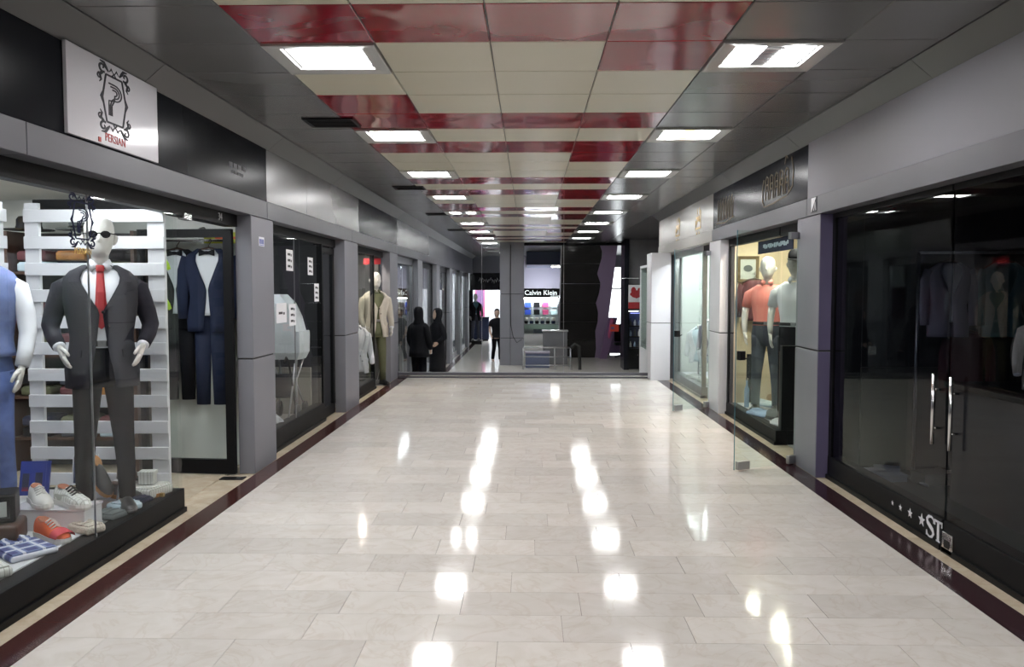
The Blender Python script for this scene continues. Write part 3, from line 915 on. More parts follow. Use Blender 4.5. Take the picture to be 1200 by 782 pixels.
def head_mb(nose=True):
    """egg shaped head with brow, nose, mouth, chin and ears; base of neck at z 1.56"""
    b = MB()
    prof = [(1.555, .062, .060, .012), (1.595, .050, .052, .008), (1.628, .050, .062, -.008), (1.648, .058, .090, -.024), (1.672, .069, .098, -.020), (1.69, .074, .100, -.016),
            (1.73, .083, .103, -.010), (1.77, .088, .106, -.004), (1.81, .087, .104, 0), (1.845, .076, .090, .002), (1.87, .055, .066, .004), (1.885, .024, .030, .004)]
    n = 20
    rings = []
    for z, rx, ry, oy in prof:
        ring = []
        for j in range(n):
            a = 2*PI*j/n
            x, y = rx*math.sin(a), oy-ry*math.cos(a)
            front = max(0, math.cos(a))**10
            if nose and abs(z-1.73) < .005: y -= .010*front
            if nose and abs(z-1.69) < .005: y -= .004*front
            if abs(z-1.77) < .005: y += .008*max(0, math.cos(a))**3*(1-front)
            ring.append((x, y, z))
        rings.append(ring)
    b.loft(rings)
    if nose:
        b.tube([(0, -.102, 1.77), (0, -.118, 1.735), (0, -.126, 1.722), (0, -.112, 1.712)], [.007, .011, .014, .009], 8, (1, 0, 0))
        b.tube([(-.022, -.104, 1.687), (0, -.112, 1.689), (.022, -.104, 1.687)], .007, 8, (0, 0, 1))
        b.tube([(-.022, -.103, 1.676), (0, -.110, 1.675), (.022, -.103, 1.676)], .006, 8, (0, 0, 1))
    for sx in (-1, 1):
        b.tube([(sx*.078, .006, 1.70), (sx*.092, .012, 1.72), (sx*.097, .016, 1.745), (sx*.087, .010, 1.765)], [.008, .011, .012, .006], 8, (0, 1, 0))
    return b
def legs_mb(k=1.0, spread=.02, cuff=.035, ztop=1.07, stance=0.0):
    b = MB()
    for sx in (-1, 1):
        f = stance*sx
        pts = [(sx*.085, 0, .93), (sx*.09, 0, .80), (sx*(.095+spread*.3), -.01+f*.3, .62), (sx*(.098+spread*.6), -.012+f*.7, .47), (sx*(.10+spread), .005+f, .28), (sx*(.102+spread), .01+f*1.2, .07)]
        b.tube(pts, [(.098*k, .093*k), (.088*k, .083*k), (.074*k, .070*k), (.062*k, .060*k), (.056*k, .053*k), (cuff*1.45*k, cuff*1.35*k)], 14, (0, 1, 0))
    rings = []
    for z in (.80, .86, .92, .98, 1.03, ztop):
        rx, ry, oy = sect(max(z, .84))
        kk = .78 if z < .82 else (.93 if z < .88 else 1.0)
        rings.append([(rx*kk*1.0*math.sin(2*PI*j/24), oy-ry*kk*math.cos(2*PI*j/24), z) for j in range(24)])
    b.loft(rings)
    return b
def shoe_parts(L=.28, w=.10, h=.085, hi=.0):
    """sole, upper, lining, laces meshes as MBs; toe points to -y, heel at +y"""
    out = [(-.5, .22), (-.47, .5), (-.38, .82), (-.22, 1.0), (0, .88), (.2, .78), (.38, .84), (.47, .62), (.5, .3)]
    def ring(z, k, sh=0): return [(w/2*x*k, L*yq*k+sh, z) for yq, x in out] + [(-w/2*x*k, L*yq*k+sh, z) for yq, x in reversed(out)]
    sole = MB().loft([ring(0, .97), ring(.012, 1.0), ring(.026, .985)])
    prof = [(-.49, .22, .030), (-.44, .55, .048), (-.34, .82, .056), (-.2, .93, .062), (-.05, .85, .078), (.08, .76, h+.004), (.2, .70, h+.002+hi*.5), (.35, .74, h-.006+hi), (.45, .60, h+.010+hi), (.49, .36, h+hi)]
    up = MB(); rings = []
    for yq, x, z in prof:
        hw = w/2*x
        rings.append([(hw*math.cos(a)*(1.0 if abs(math.cos(a)) > .9 else .96), L*yq, .022+(z-.022)*math.sin(a)**.7 if a not in (0, PI) else .022) for a in [PI*i/10 for i in range(11)]])
    up.loft(rings, cap=False, closed=False)
    up.add(rings[0], [tuple(range(11))]); up.add(rings[-1], [tuple(reversed(range(11)))])
    lin = MB()
    lin.loft([[(w*.27*math.cos(a), L*.27+L*.15*math.sin(a), h+.002+hi*.7+.006*math.sin(a)) for a in [2*PI*i/14 for i in range(14)]],
              [(w*.22*math.cos(a), L*.27+L*.12*math.sin(a), h+.006+hi*.7+.006*math.sin(a)) for a in [2*PI*i/14 for i in range(14)]]])
    lac = []
    for i in range(4):
        yq = -.14+i*.065
        z = .068+i*.008
        lac.append(MB().tube([(-w*.24, L*yq, z-.008), (0, L*yq-.004, z+.008), (w*.24, L*yq, z-.008)], .0045, 6, (0, 1, 0)))
    return sole, up, lin, lac
def shoe(name, label, loc, rz, up_m, sole_m='sole_white', lin_m='shoe_lining', lace_m='sole_white', group=None, hi=0., tilt=(0, 0), accent=None, scale=1.0):
    r = thing(name, label, 'shoe', loc, rz, group)
    r.rotation_euler = (tilt[0], tilt[1], rz); r.scale = (scale,)*3
    so, up, li, la = shoe_parts(hi=hi)
    so.build('sole', sole_m, r); up.build('upper', up_m, r, True); li.build('lining', lin_m, r)
    if lace_m:
        for q in la: q.build('lace', lace_m, r, True)
    if accent:
        MB().loft([[(.046*math.cos(a)*1.02, -.14+yy, .028+kk*math.sin(a)**.7) for a in [PI*i/10 for i in range(11)]] for yy, kk in ((.012, .026), (.045, .034), (.075, .040))], cap=False, closed=False).build('toe_panel', accent, r, True)
    return r
def mannequin(name, label, loc, rz, H=1.885, jacket=None, shirt='shirt_white', tie=None, trousers=None, arms='down', head=True, glasses=False,
              cap_=None, hands='mannequin', gapw=.52, vest=False, shoes_m='leather_black', fl=1.0, button=1.28, base=True, belt=True, short=False, cat='mannequin', group=None, neck=True, feet=True, jz=.80, collar=True):
    s_ = H/1.885
    r = thing(name, label, cat, loc, rz, group, scale=s_)
    if trousers:
        legs_mb(1.06).build('trousers', trousers, r, True)
        if belt:
            bl = torso_mb(1.06, 1.095, 1.035, fl, steps=1).build('belt', 'leather_black', r)
            rx, ry, oy = sect(1.08)
            MB().box(-.024, .024, oy-ry*1.05-.008, oy-ry*1.05+.004, 1.058, 1.098).build('buckle', 'steel', bl)
    if shirt:
        torso_mb(1.05 if trousers else .84, 1.545, 1.0, fl).build('shirt', shirt, r, True)
        if collar:
            cb = MB()
            for sx in (-1, 1):
                cb.loft([[(sx*.012, -.066, 1.575), (sx*.045, -.085, 1.525), (sx*.070, -.050, 1.565), (sx*.050, -.045, 1.605)],
                         [(sx*.012, -.072, 1.575), (sx*.047, -.094, 1.522), (sx*.078, -.055, 1.563), (sx*.055, -.050, 1.608)]])
            cb.tube([(.055*math.cos(a), .012+.058*math.sin(a), 1.585+.01*math.sin(a)) for a in [-.9+i*(PI+1.8)/12 for i in range(13)]], (.018, .010), 8, (0, 0, 1))
            cb.build('collar', shirt, r, True)
    if tie:
        tb = MB()
        rings = []
        for z, w in ((1.535, .020), (1.50, .022), (1.40, .028), (1.30, .034), (1.20, .038), (1.17, .004)):
            rx, ry, oy = sect(z); y = oy*fl-ry*fl-.004
            rings.append([(-w, y, z), (w, y, z), (w*.6, y-.009, z), (-w*.6, y-.009, z)])
        tb.loft(rings)
        tb.build('tie', tie, r)
        MB().bbox(-.024, .024, -.108, -.075, 1.525, 1.568, .008).build('tie_knot', tie, r)
    if jacket:
        bz = button
        def gap(z):
            if z < bz: return .02 + (.30*((bz-z)/(bz-jz))**1.2 if not vest else .55)
            t = min(1, (z-bz)/(1.50-bz))
            return (.02 + gapw*t) if not vest else .55
        j = torso_mb(jz, 1.565, 1.07, fl, gap=gap, steps=20, flare=.28, add=.006).build('jacket_body', jacket, r, True)
        solid(j, .006)
        if not vest:
            for sx in (-1, 1):     # lapels
                rings = []
                for i in range(9):
                    z = bz+.01 + (1.52-bz-.01)*i/8
                    wd = .05 + .34*math.sin(min(1, i/6.2)*PI/2)
                    if i == 8: wd = .26
                    g0 = gap(z)
                    rings.append([onring(z, sx*(g0+wd*q), 1.07, fl, .0165) for q in (0, .35, .7, 1)])
                lp = MB().loft(rings, cap=False, closed=False).build('lapel', jacket, r, False); solid(lp, .004)
            MB().ball(onring(bz-.005, .03, 1.07, fl, .016), .010, 8, 6).build('button', 'black', r, True)
            MB().ball(onring(bz-.09, .16, 1.07, fl, .016), .010, 8, 6).build('button', 'black', r, True)
            for sx in (-1, 1):
                pk = [onring(z, sx*a, 1.07 + .28*max(0, 1.05-z), fl, .014) for z, a in ((1.04, .55), (1.04, 1.15), (.995, 1.15), (.995, .55))]
                po = [onring(z, sx*a, 1.07 + .28*max(0, 1.05-z), fl, .022) for z, a in ((1.04, .55), (1.04, 1.15), (.995, 1.15), (.995, .55))]
                MB().loft([pk, po]).build('pocket_flap', jacket, r)
            pq = [onring(z, a, 1.07, fl, q) for q in (.014, .022) for z, a in ((1.40, .60), (1.415, .95), (1.395, .95), (1.38, .60))]
            MB().loft([pq[:4], pq[4:]]).build('breast_pocket', jacket, r)
    A = ARM[arms]
    slv = jacket if (jacket and not vest) else shirt
    for sx in (-1, 1):
        pts = [(sx*x, y*fl, z) for x, y, z in A]
        if short: pts = pts[:3]
        if slv:
            k = 1.02 if (jacket and not vest) else .95
            rr = [.045*k, .066*k, .058*k, .052*k, .046*k, .041*k][:len(pts)]
            MB().tube(pts, [(a*.92*fl, a) for a in rr], 14, (0, 1, 0)).build('sleeve', slv, r, True)
            if jacket and not vest and not short:
                e = Vector(pts[-1]); d = (e-Vector(pts[-2])).normalized()
                MB().tube([e-d*.01, e+d*.014], (.036, .036), 12, (0, 1, 0)).build('cuff', 'shirt_white', r, True)
        if short:
            q = [(sx*x, y, z) for x, y, z in A]
            MB().tube(q[2:], [.042, .039, .033, .026], 12).build('forearm', hands or 'mannequin', r, True)
        if hands:
            e = Vector((sx*A[-1][0], A[-1][1], A[-1][2])); d = e-Vector((sx*A[-2][0], A[-2][1], A[-2][2]))
            d = (d.normalized() + Vector((0, 0, -.5))).normalized()
            hand_mb(sx, e+d*.012, d).build('hand', hands, r, True)
    if head:
        head_mb().build('head', 'mannequin', r, True)
    elif neck:
        MB().tube([(0, .01, 1.53), (0, .006, 1.60), (0, .004, 1.635)], [.064, .054, .05], 14, (0, 1, 0)).build('neck_cap', 'mannequin', r, True)
    if glasses:
        gl = MB()
        for sx in (-1, 1):
            gl.tube([(sx*.036, -.098, 1.758), (sx*.036, -.113, 1.758)], (.029, .023), 14, (1, 0, 0))
            gl.tube([(sx*.062, -.098, 1.765), (sx*.089, -.04, 1.765), (sx*.092, .015, 1.76)], .004, 6, (0, 0, 1))
        gl.tube([(-.012, -.112, 1.764), (.012, -.112, 1.764)], .004, 6, (0, 0, 1))
        gl.build('sunglasses', 'black_gloss', r)
    if cap_:
        cb = MB()
        cb.loft([[(.084*k*math.cos(a), .0+.106*k*math.sin(a), z) for a in [2*PI*i/20 for i in range(20)]] for z, k in ((1.795, 1.0), (1.82, 1.04), (1.86, 1.0), (1.89, .82), (1.91, .5), (1.915, .1))])
        pts = [(.08*math.cos(a), -.06-.12*max(0, -math.sin(a)), 1.80-.02*max(0, -math.sin(a))) for a in [-PI+i*PI/12 for i in range(13)]]
        cb.add(pts + [(x, y, z+.006) for x, y, z in pts], [tuple(reversed(range(13))), tuple(range(13, 26))] + [(i, i+1, i+14, i+13) for i in range(12)])
        cb.build('cap', cap_, r, True)
    if trousers and feet:
        so, up, li, la = shoe_parts(.28, .10, .08)
        for sx in (-1, 1):
            T_ = Matrix.Translation((sx*.122, -.055, .0)) @ Matrix.Rotation(sx*.12, 4, 'Z')
            f = MB(); f.add(up.v, up.f, T_); f.add(so.v, so.f, T_)
            f.build('shoe', shoes_m, r, True)
        if base:
            MB().tube([(0, .08, -.012), (0, .08, -.0)], .19, 24, (1, 0, 0)).build('base_plate', 'steel', r)
            MB().tube([(.06, .14, 0), (.10, .06, .30)], .008, 8).build('support_rod', 'steel', r)
    return r
def bust(name, label, loc, rz, jacket, shirt, s_=1.0, pole=.0, mt_base='black'):
    """torso form in a jacket on a short stand; hem at loc"""
    r = mannequin(name, label, loc, rz, 1.885*s_, jacket=jacket, shirt=shirt, head=False, hands=None, trousers=None, cat='mannequin', button=1.10, jz=.80)
    for ch in r.children: ch.location.z -= .80-pole
    MB().tube([(0, 0, 0), (0, 0, pole+.05)], .02, 10, (1, 0, 0)).build('stand_pole', 'steel', r)
    MB().tube([(0, 0, 0), (0, 0, .015)], .14, 20, (1, 0, 0)).build('stand_base', mt_base, r)
    return r
def folded(name, label, loc, rz, mt, w=.26, d=.34, h=.035, cat='shirt', group=None, collar=True, tilt=0):
    r = thing(name, label, cat, loc, rz, group)
    r.rotation_euler = (tilt, 0, rz)
    o = MB().bbox(-w/2, w/2, -d/2, d/2, 0, h, min(h*.42, .016)).build('folded_body', mt, r, True)
    MB().bbox(-w/2+.012, w/2-.012, -d/2+.015, d/2-.03, h-.004, h+.008, .005).build('front_fold', mt, r, True)
    if collar:
        c = MB()
        for sx in (-1, 1):
            c.prism([(0, d/2-.10), (sx*.02, d/2-.02), (sx*.085, d/2-.015), (sx*.07, d/2-.075)], h+.006, h+.018)
        c.tube([(-.07, d/2-.03, h+.008), (-.04, d/2-.005, h+.016), (.04, d/2-.005, h+.016), (.07, d/2-.03, h+.008)], .014, 8, (0, 0, 1))
        c.build('collar', mt, r, True)
    else:
        for q in (-.15, .12): MB().tube([(-w/2+.01, d*q, h+.006), (0, d*q+.01, h+.010), (w/2-.01, d*q, h+.006)], .006, 6, (0, 0, 1)).build('crease', mt, r, True)
    return r
def hanging(name, label, loc, rz, mt, kind='jacket', shirt=None, trousers=None, tie=None, s_=1.0, group=None, fl=.45, cat='suit'):
    """garment on a hanger, hook at loc"""
    r = thing(name, label, cat, loc, rz, group)
    h = MB()
    h.tube([(0, 0, .0), (.02, 0, .02), (.025, 0, .0), (0, 0, -.035), (0, 0, -.06)], .004, 6, (0, 1, 0))
    h.tube([(-.2*s_, 0, -.14*s_), (-.1*s_, 0, -.085*s_), (0, 0, -.06*s_), (.1*s_, 0, -.085*s_), (.2*s_, 0, -.14*s_)], .009, 8, (0, 1, 0))
    h.build('hanger', 'leather_brown', r)
    off = Matrix.Translation((0, 0, -.07)) @ Matrix.Scale(s_, 4) @ Matrix.Translation((0, 0, -1.56))
    def put(mb, nm, m_, sm=True, sol=0):
        o = MB().add(mb.v, mb.f, off).build(nm, m_, r, sm)
        if sol: solid(o, sol)
        return o
    if shirt: put(torso_mb(.95, 1.55, .98, fl), 'shirt', shirt)
    def gap(z):
        if z < 1.2: return .02+.12*(1.2-z)/.4
        return .02+.5*min(1, (z-1.2)/.3)
    if kind == 'jacket':
        put(torso_mb(.80, 1.56, 1.07, fl, gap=gap, steps=14, flare=.2, add=.005), 'jacket_body', mt, True, .006)
    else:
        put(torso_mb(.86, 1.56, 1.05, fl, steps=12, flare=.2), 'body', mt)
    for sx in (-1, 1):
        put(MB().tube([(sx*.19, 0, 1.48), (sx*.235, 0, 1.36), (sx*.25, -.01, 1.15), (sx*.245, -.02, .92)], [(.05*fl*1.6, .07), (.045*fl*1.6, .062), (.04*fl*1.6, .055), (.034*fl*1.6, .048)], 12, (0, 1, 0)), 'sleeve', mt)
    if trousers:
        b = MB()
        for sx in (-1, 1): b.tube([(sx*.07, .01, .95), (sx*.075, .01, .6), (sx*.08, .01, .12)], [(.04, .085), (.038, .075), (.034, .065)], 12, (0, 1, 0))
        put(b, 'trousers', trousers)
    if tie == 'bow':
        b = MB()
        for sx in (-1, 1): b.loft([[(sx*.006, -.06, 1.515), (sx*.006, -.06, 1.535), (sx*.006, -.045, 1.535), (sx*.006, -.045, 1.515)], [(sx*.07, -.065, 1.495), (sx*.07, -.065, 1.555), (sx*.07, -.045, 1.555), (sx*.07, -.045, 1.495)]])
        b.bbox(-.014, .014, -.072, -.045, 1.51, 1.54, .004)
        put(b, 'bow_tie', 'suit_black', False)
    return r
def carton(name, label, loc, rz, size, mt, cat='box', lid=None, group=None):
    r = thing(name, label, cat, loc, rz, group)
    w, d, h = size
    bevel(MB().box(-w/2, w/2, -d/2, d/2, 0, h*.72).build('box_base', mt, r), .003)
    bevel(MB().box(-w/2-.004, w/2+.004, -d/2-.004, d/2+.004, h*.70, h).build('box_lid', lid or mt, r), .003)
    return r
def strip_light(label, p0, p1, mt='lamp_cool', w=.06, group=None):
    p0, p1 = Vector(p0), Vector(p1); c = (p0+p1)/2
    r = thing('strip_light', label, 'strip light', c, math.atan2((p1-p0).y, (p1-p0).x), group)
    L = (p1-p0).length
    MB().box(-L/2, L/2, -w/2-.01, w/2+.01, 0, .03).build('housing', 'white', r)
    MB().box(-L/2+.02, L/2-.02, -w/2, w/2, -.018, 0).build('tube_cover', mt, r)
    return r
def spot(label, loc, mt='lamp_warm', r_=.05, group=None):
    r = thing('downlight', label, 'downlight', loc, 0, group)
    MB().loft([[(k*math.cos(a), k*math.sin(a), z) for a in [2*PI*i/16 for i in range(16)]] for k, z in ((r_+.012, 0), (r_+.012, -.01), (r_, -.012), (r_-.004, -.004))], cap=False).build('bezel', 'chrome', r)
    MB().tube([(0, 0, -.006), (0, 0, -.003)], r_-.003, 16, (1, 0, 0)).build('bulb_face', mt, r)
    return r
# ---------------------------------------------------------------- menswear display
PZ = .17
o = struct('floor_display', MB().box(GL-.11, GL-1.02, 3.52, 5.66, .0, PZ), 'white', 'white display platform behind the menswear window', 'platform')
# white slatted partition
def slat_screen(label, x0, x1, y, z0, z1, axis='F', n=11):
    r = thing('slat_screen', label, 'slat screen', ((x0+x1)/2, y, 0))
    w = (x1-x0)/2
    for a in (-w+.045, w-.075): bevel(MB().box(a-.05, a+.05 if a < 0 else a+.07, .0, .03, z0, z1).build('stile', 'white', r), .003)
    pitch = .185
    z = z1 - .09
    while z > z0+.02:
        bevel(MB().box(-w, w, -.022, 0, z-.045, z+.042).build('slat', 'white', r), .003)
        z -= pitch
    return r
slat_screen('white slatted screen behind the grey suited mannequin', GL-1.02, GL-.035, 5.62, PZ, 2.20)
s2 = slat_screen('white slatted screen behind the jeans mannequin', -1.0, 1.0, 0, PZ, 2.20)
s2.location = (GL-1.13, 4.56, 0); s2.rotation_euler = (0, 0, PI/2)
mannequin('suit_mannequin', 'white bald mannequin in grey suit, red tie and sunglasses', (-2.72, 5.10, PZ+.012), .48, jacket='suit', tie='tie_red', trousers='trouser_black', arms='hip', glasses=True)
mannequin('denim_mannequin', 'mannequin in blue jeans and denim waistcoat over a white shirt', (-3.26, 4.72, PZ+.012), .35, jacket='denim_vest', vest=True, trousers='denim', shirt='shirt_white', belt=False, hands='mannequin', button=1.2, jz=1.02)
strip_light('cool white strip light along the top of the menswear window', (GL-.35, 3.7, 2.37), (GL-.35, 5.5, 2.37))
strip_light('cool white strip light above the slatted screen of the menswear shop', (GL-.95, 5.9, 2.37), (GL-.25, 5.9, 2.37))
strip_light('cool white strip light deep inside the menswear shop', (GL-2.2, 4.2, 2.37), (GL-2.2, 6.6, 2.37))
# shelves of dark clothes behind the screen
su = thing('shelf_unit', 'dark shelf unit full of folded clothes behind the slatted screen', 'shelf', (-3.95, 7.08, 0))
for x in (-.55, .55): MB().box(x-.015, x+.015, -.18, .17, 0.005, 2.1).build('upright', 'leather_brown', su)
MB().box(-.535, .535, .15, .17, 0.005, 2.1).build('back_board', 'dark_wall', su)
SHZ = [.30, .66, 1.02, 1.38, 1.74]
for z in SHZ: MB().box(-.535, .535, -.18, .15, z-.012, z+.012).build('shelf_board', 'leather_brown', su)
random.seed(11)
cl = ['suit_black', 'maroon', 'suit_navy', 'denim_dark', 'leather_tan', 'olive', 'shirt_pale']
nm = {'suit_black': 'black', 'maroon': 'maroon', 'suit_navy': 'navy', 'denim_dark': 'dark denim', 'leather_tan': 'tan', 'olive': 'olive', 'shirt_pale': 'pale blue'}
ordn = ['lowest', 'second', 'middle', 'fourth', 'top']
for si, z in enumerate(SHZ):
    for q, x in enumerate((-.34, 0, .34)):
        for lv in range(2):
            c = cl[(si*5+q*3+lv*2) % 7]
            folded('folded_jumper', '%s folded jumper, %s of the %s pile on the %s shelf' % (nm[c], 'upper' if lv else 'lower', ('inner', 'middle', 'outer')[q], ordn[si]),
                   (-3.95+x, 7.06, z+.012+lv*.096), 0, c, .26, .28, .075, 'jumper', 'jumpers on the shelf unit', collar=False)
# big round grey hat and caps seen between the slats
def hat(label, loc, mt, rb=.2, rc=.1, h=.13):
    r = thing('hat', label, 'hat', loc)
    c = lambda k, z, n=20: [(k*math.cos(2*PI*i/n), k*math.sin(2*PI*i/n), z) for i in range(n)]
    MB().loft([c(rb, .012), c(rb*1.0, .02), c(rc*1.05, .012), c(rc, .05), c(rc*.98, h*.8), c(rc*.8, h), c(.01, h-.006)]).build('crown_and_brim', mt, r, True)
    MB().loft([c(rc*1.07, .014), c(rc*1.04, .045)], cap=False).build('hat_band', 'suit_black', r)
    return r
hat('grey felt hat lying on top of the dark shelf unit', (-3.9, 7.02, 2.10), 'cap_grey')
hat('black felt hat lying on top of the dark shelf unit', (-4.36, 7.02, 2.10), 'suit_black')
# hanging suits on the white wall
hr = thing('hanging_rail', 'chrome rail fixed to the white wall with two suits', 'rail', (-2.95, 7.14, 2.03))
MB().tube([(-.32, 0, 0), (.30, 0, 0)], .011, 10, (0, 1, 0)).build('bar', 'chrome', hr, True)
for x in (-.3, .28): MB().tube([(x, 0, 0), (x, .13, 0)], .008, 8, (1, 0, 0)).build('bracket', 'chrome', hr, True)
hanging('hanging_suit', 'black evening suit with bow tie hung on the white wall', (-3.13, 7.17, 2.02), 0, 'suit_black', shirt='shirt_white', trousers='suit_black', tie='bow', s_=.93)
hanging('hanging_suit', 'navy evening suit with bow tie hung on the white wall', (-2.80, 7.06, 2.02), 0, 'suit_navy', shirt='shirt_white', trousers='suit_navy', tie='bow', s_=.95)
ys_ = thing('wall_sign', 'yellow strip sign high on the white wall', 'sign', (-2.72, 7.262, 2.06))
MB().box(-.2, .2, -.006, 0, -.05, .05).build('plate', 'yellow_sign', ys_)
MB().box(-.1, .12, -.008, -.006, -.01, .01).build('print', 'orange', ys_)
cm = thing('security_camera', 'small dark security camera above the yellow strip sign', 'camera', (-2.92, 7.25, 2.14))
MB().tube([(0, 0, 0), (0, -.05, -.02)], .02, 10).build('mount', 'dark_metal', cm, True)
MB().tube([(0, -.04, -.02), (.03, -.15, -.05)], .032, 12, (0, 0, 1)).build('camera_body', 'dark_metal', cm, True)
for i, z in enumerate((1.80, 1.52)):
    r = thing('folded_scarf', 'lime green scarf hooked beside the slatted screen, ' + ('upper one' if i == 0 else 'lower one'), 'scarf', (-2.57, 5.672, z), scale=.62)
    MB().tube([(-.02, 0, .12), (-.01, 0, .02), (.03, 0, -.05), (.06, .0, -.10)], [(.03, .01), (.035, .014), (.035, .014), (.02, .01)], 10, (1, 0, 0)).build('cloth', 'lime', r, True)
# items on the platform
rs = thing('display_riser', 'low white riser block under the white sneakers', 'riser', (-2.84, 4.76, PZ))
bevel(MB().box(-.24, .22, -.10, .10, 0, .12).build('riser_block', 'white', rs), .006)
MB().box(-.245, .225, -.105, .105, .12, .13).build('riser_top', 'white_gloss', rs)
shoe('sneaker', 'white leather sneaker with brown lining beside the blue card', (-2.95, 4.77, PZ+.13), .75, 'shoe_white', group='white sneaker pair', scale=1.15)
shoe('sneaker', 'white sneaker with dark scribbled stripes beside the black wallet', (-2.74, 4.75, PZ+.13), 1.0, 'stripe_white', lace_m='black', scale=1.2)
shoe('sneaker', 'orange sneaker with pink mesh toe near the glass', (-2.73, 4.52, PZ), 1.0, 'orange', accent='coral', scale=1.15)
shoe('sneaker', 'grey and black soled sneaker beside the white folded shirts', (-3.05, 4.10, PZ), .3, 'cap_grey', 'rubber', 'black')
shoe('loafer', 'black leather loafer propped on its toe beside the striped shirt', (-2.94, 5.40, PZ+.13), 1.1, 'leather_black', 'leather_tan', 'leather_tan', None, tilt=(.75, 0), scale=1.15)
shoe('loafer', 'black leather loafer lying flat beside the striped shirt', (-2.76, 5.42, PZ), 1.15, 'leather_black', 'leather_tan', 'leather_brown', None, scale=1.1)
folded('folded_shirt', 'blue plaid folded shirt in front of the orange sneaker', (-2.74, 4.27, PZ), .95, 'plaid', .24, .30)
folded('folded_shirt', 'white folded shirt with faint stripes near the plaid shirt', (-2.75, 3.91, PZ), .9, 'stripe_white', .24, .28, .05)
folded('folded_shirt', 'pale blue folded shirt at the edge of the platform', (-2.72, 3.62, PZ+.0), 1.35, 'shirt_pale', .18, .26, .045)
folded('folded_shirt', 'white striped folded shirt beside the black loafers', (-2.68, 5.52, PZ), 1.3, 'stripe_white', .24, .3, .07)
folded('folded_shirt', 'white folded shirt near the corner of the slatted screen', (-2.98, 5.50, PZ), .4, 'shirt_white', .22, .26, .05)
folded('folded_trousers', 'grey folded trousers near the glass', (-2.64, 4.96, PZ), 1.3, 'cap_grey', .14, .20, .035, 'trousers', collar=False)
folded('folded_trousers', 'pale blue folded trousers beside the grey ones', (-2.63, 5.15, PZ), 1.2, 'shirt_pale', .13, .19, .045, 'trousers', collar=False)
folded('folded_knit', 'beige knitted jumper folded beside the orange sneaker', (-2.61, 4.66, PZ), 1.1, 'knit', .12, .20, .05, 'jumper', collar=False)
folded('folded_trousers', 'navy folded trousers near the tan belt', (-2.64, 5.33, PZ), 1.3, 'suit_navy', .13, .18, .03, 'trousers', collar=False)
cc = thing('leather_case', 'tan and brown leather case under the black display box', 'case', (-3.03, 4.40, PZ), .35)
MB().bbox(-.17, .17, -.12, .12, 0, .12, .02).build('case_body', 'leather_tan', cc, True)
MB().bbox(0, .178, -.125, .125, .004, .128, .02).build('case_flap', 'leather_brown', cc, True)
MB().tube([(-.1, -.122, .1), (-.06, -.15, .11), (.0, -.15, .11), (.04, -.126, .1)], .008, 8, (0, 0, 1)).build('handle', 'leather_brown', cc, True)
tv = thing('display_box', 'black box with a pale square window on the leather case', 'box', (-3.05, 4.42, PZ+.13), .45)
MB().bbox(-.16, .16, -.10, .10, 0, .16, .012).build('box_body', 'black', tv)
MB().box(.01, .135, -.105, -.098, .025, .135).build('bezel', 'black_gloss', tv)
MB().box(.025, .12, -.108, -.104, .038, .122).build('pale_panel', 'screen_pale', tv)
wl_ = thing('wallet', 'black leather wallet with silver watch beside the white sneakers', 'wallet', (-2.98, 4.98, PZ), .6)
MB().bbox(-.10, .10, -.07, .07, 0, .035, .008).build('wallet_body', 'leather_black', wl_, True)
MB().tube([(.12+.03*math.cos(a), -.05+.03*math.sin(a), .03) for a in [2*PI*i/14 for i in range(15)]], (.010, .008), 8, (0, 0, 1)).build('watch_band', 'chrome', wl_, True)
bt = thing('rolled_belt', 'tan leather belt rolled up beside the navy trousers', 'belt', (-2.58, 5.46, PZ))
MB().tube([(k*.05*math.cos(a), k*.05*math.sin(a), .016) for a, k in [(i*PI/6, 1-.012*i) for i in range(40)]], (.014, .002), 6, (0, 0, 1)).build('strap', 'leather_tan', bt, True)
MB().box(.045, .07, -.012, .012, .004, .028).build('buckle', 'gold', bt)
def card(label, loc, rz, w, h, mt, edge, figs, lean=.25):
    r = thing('display_card', label, 'display card', loc, rz)
    r.rotation_euler = (-lean, 0, rz)
    MB().box(-w/2, w/2, 0, .02, 0, h).build('card_frame', edge, r)
    MB().box(-w/2+.008, w/2-.02, -.003, 0, .008, h-.008).build('print', mt, r)
    for x, z, a, b_, m2 in figs: MB().box(x-a, x+a, -.005, -.003, z-b_, z+b_).build('figure', m2, r)
    MB().tube([(0, .02, h*.75), (0, h*.32, .02)], .006, 6, (1, 0, 0)).build('strut', 'black', r)
    return r
card('blue display card with two small figures beside the jeans leg', (-3.20, 5.10, PZ+.10), .12, .18, .22, 'blue_card', 'blue_card', [(-.05, .09, .02, .05, 'navy_print'), (.03, .09, .022, .055, 'navy_print'), (-.05, .04, .02, .012, 'magenta'), (.03, .04, .022, .012, 'magenta')])
card('dark picture card with white edges beside the black loafers', (-3.06, 5.46, PZ+.09), .3, .16, .20, 'navy_print', 'paper', [(.02, .11, .018, .05, 'shirt_pale'), (.02, .17, .014, .012, 'shirt_pale')])
carton('gift_box', 'small white box with black print at the end of the slatted screen', (-2.64, 5.50, PZ+.085), .1, (.10, .08, .09), 'stripe_white')
carton('gift_box', 'plain white box behind the black loafers', (-2.82, 5.56, PZ), .05, (.14, .08, .10), 'white')
shoe('loafer', 'dark brown loafer on top of the plain white box', (-2.78, 5.56, PZ+.10), 1.4, 'leather_brown', 'leather_black', 'leather_black', None, scale=.8)
# emblem on the glass of the menswear window
de = thing('window_decal', 'dark scrollwork emblem decal on the menswear window glass', 'decal', (GL+.006, 4.50, 1.98))
emblem(de, frame_mat((0, 0, 0), 'L'), .48, 'navy_decal', 'gold')
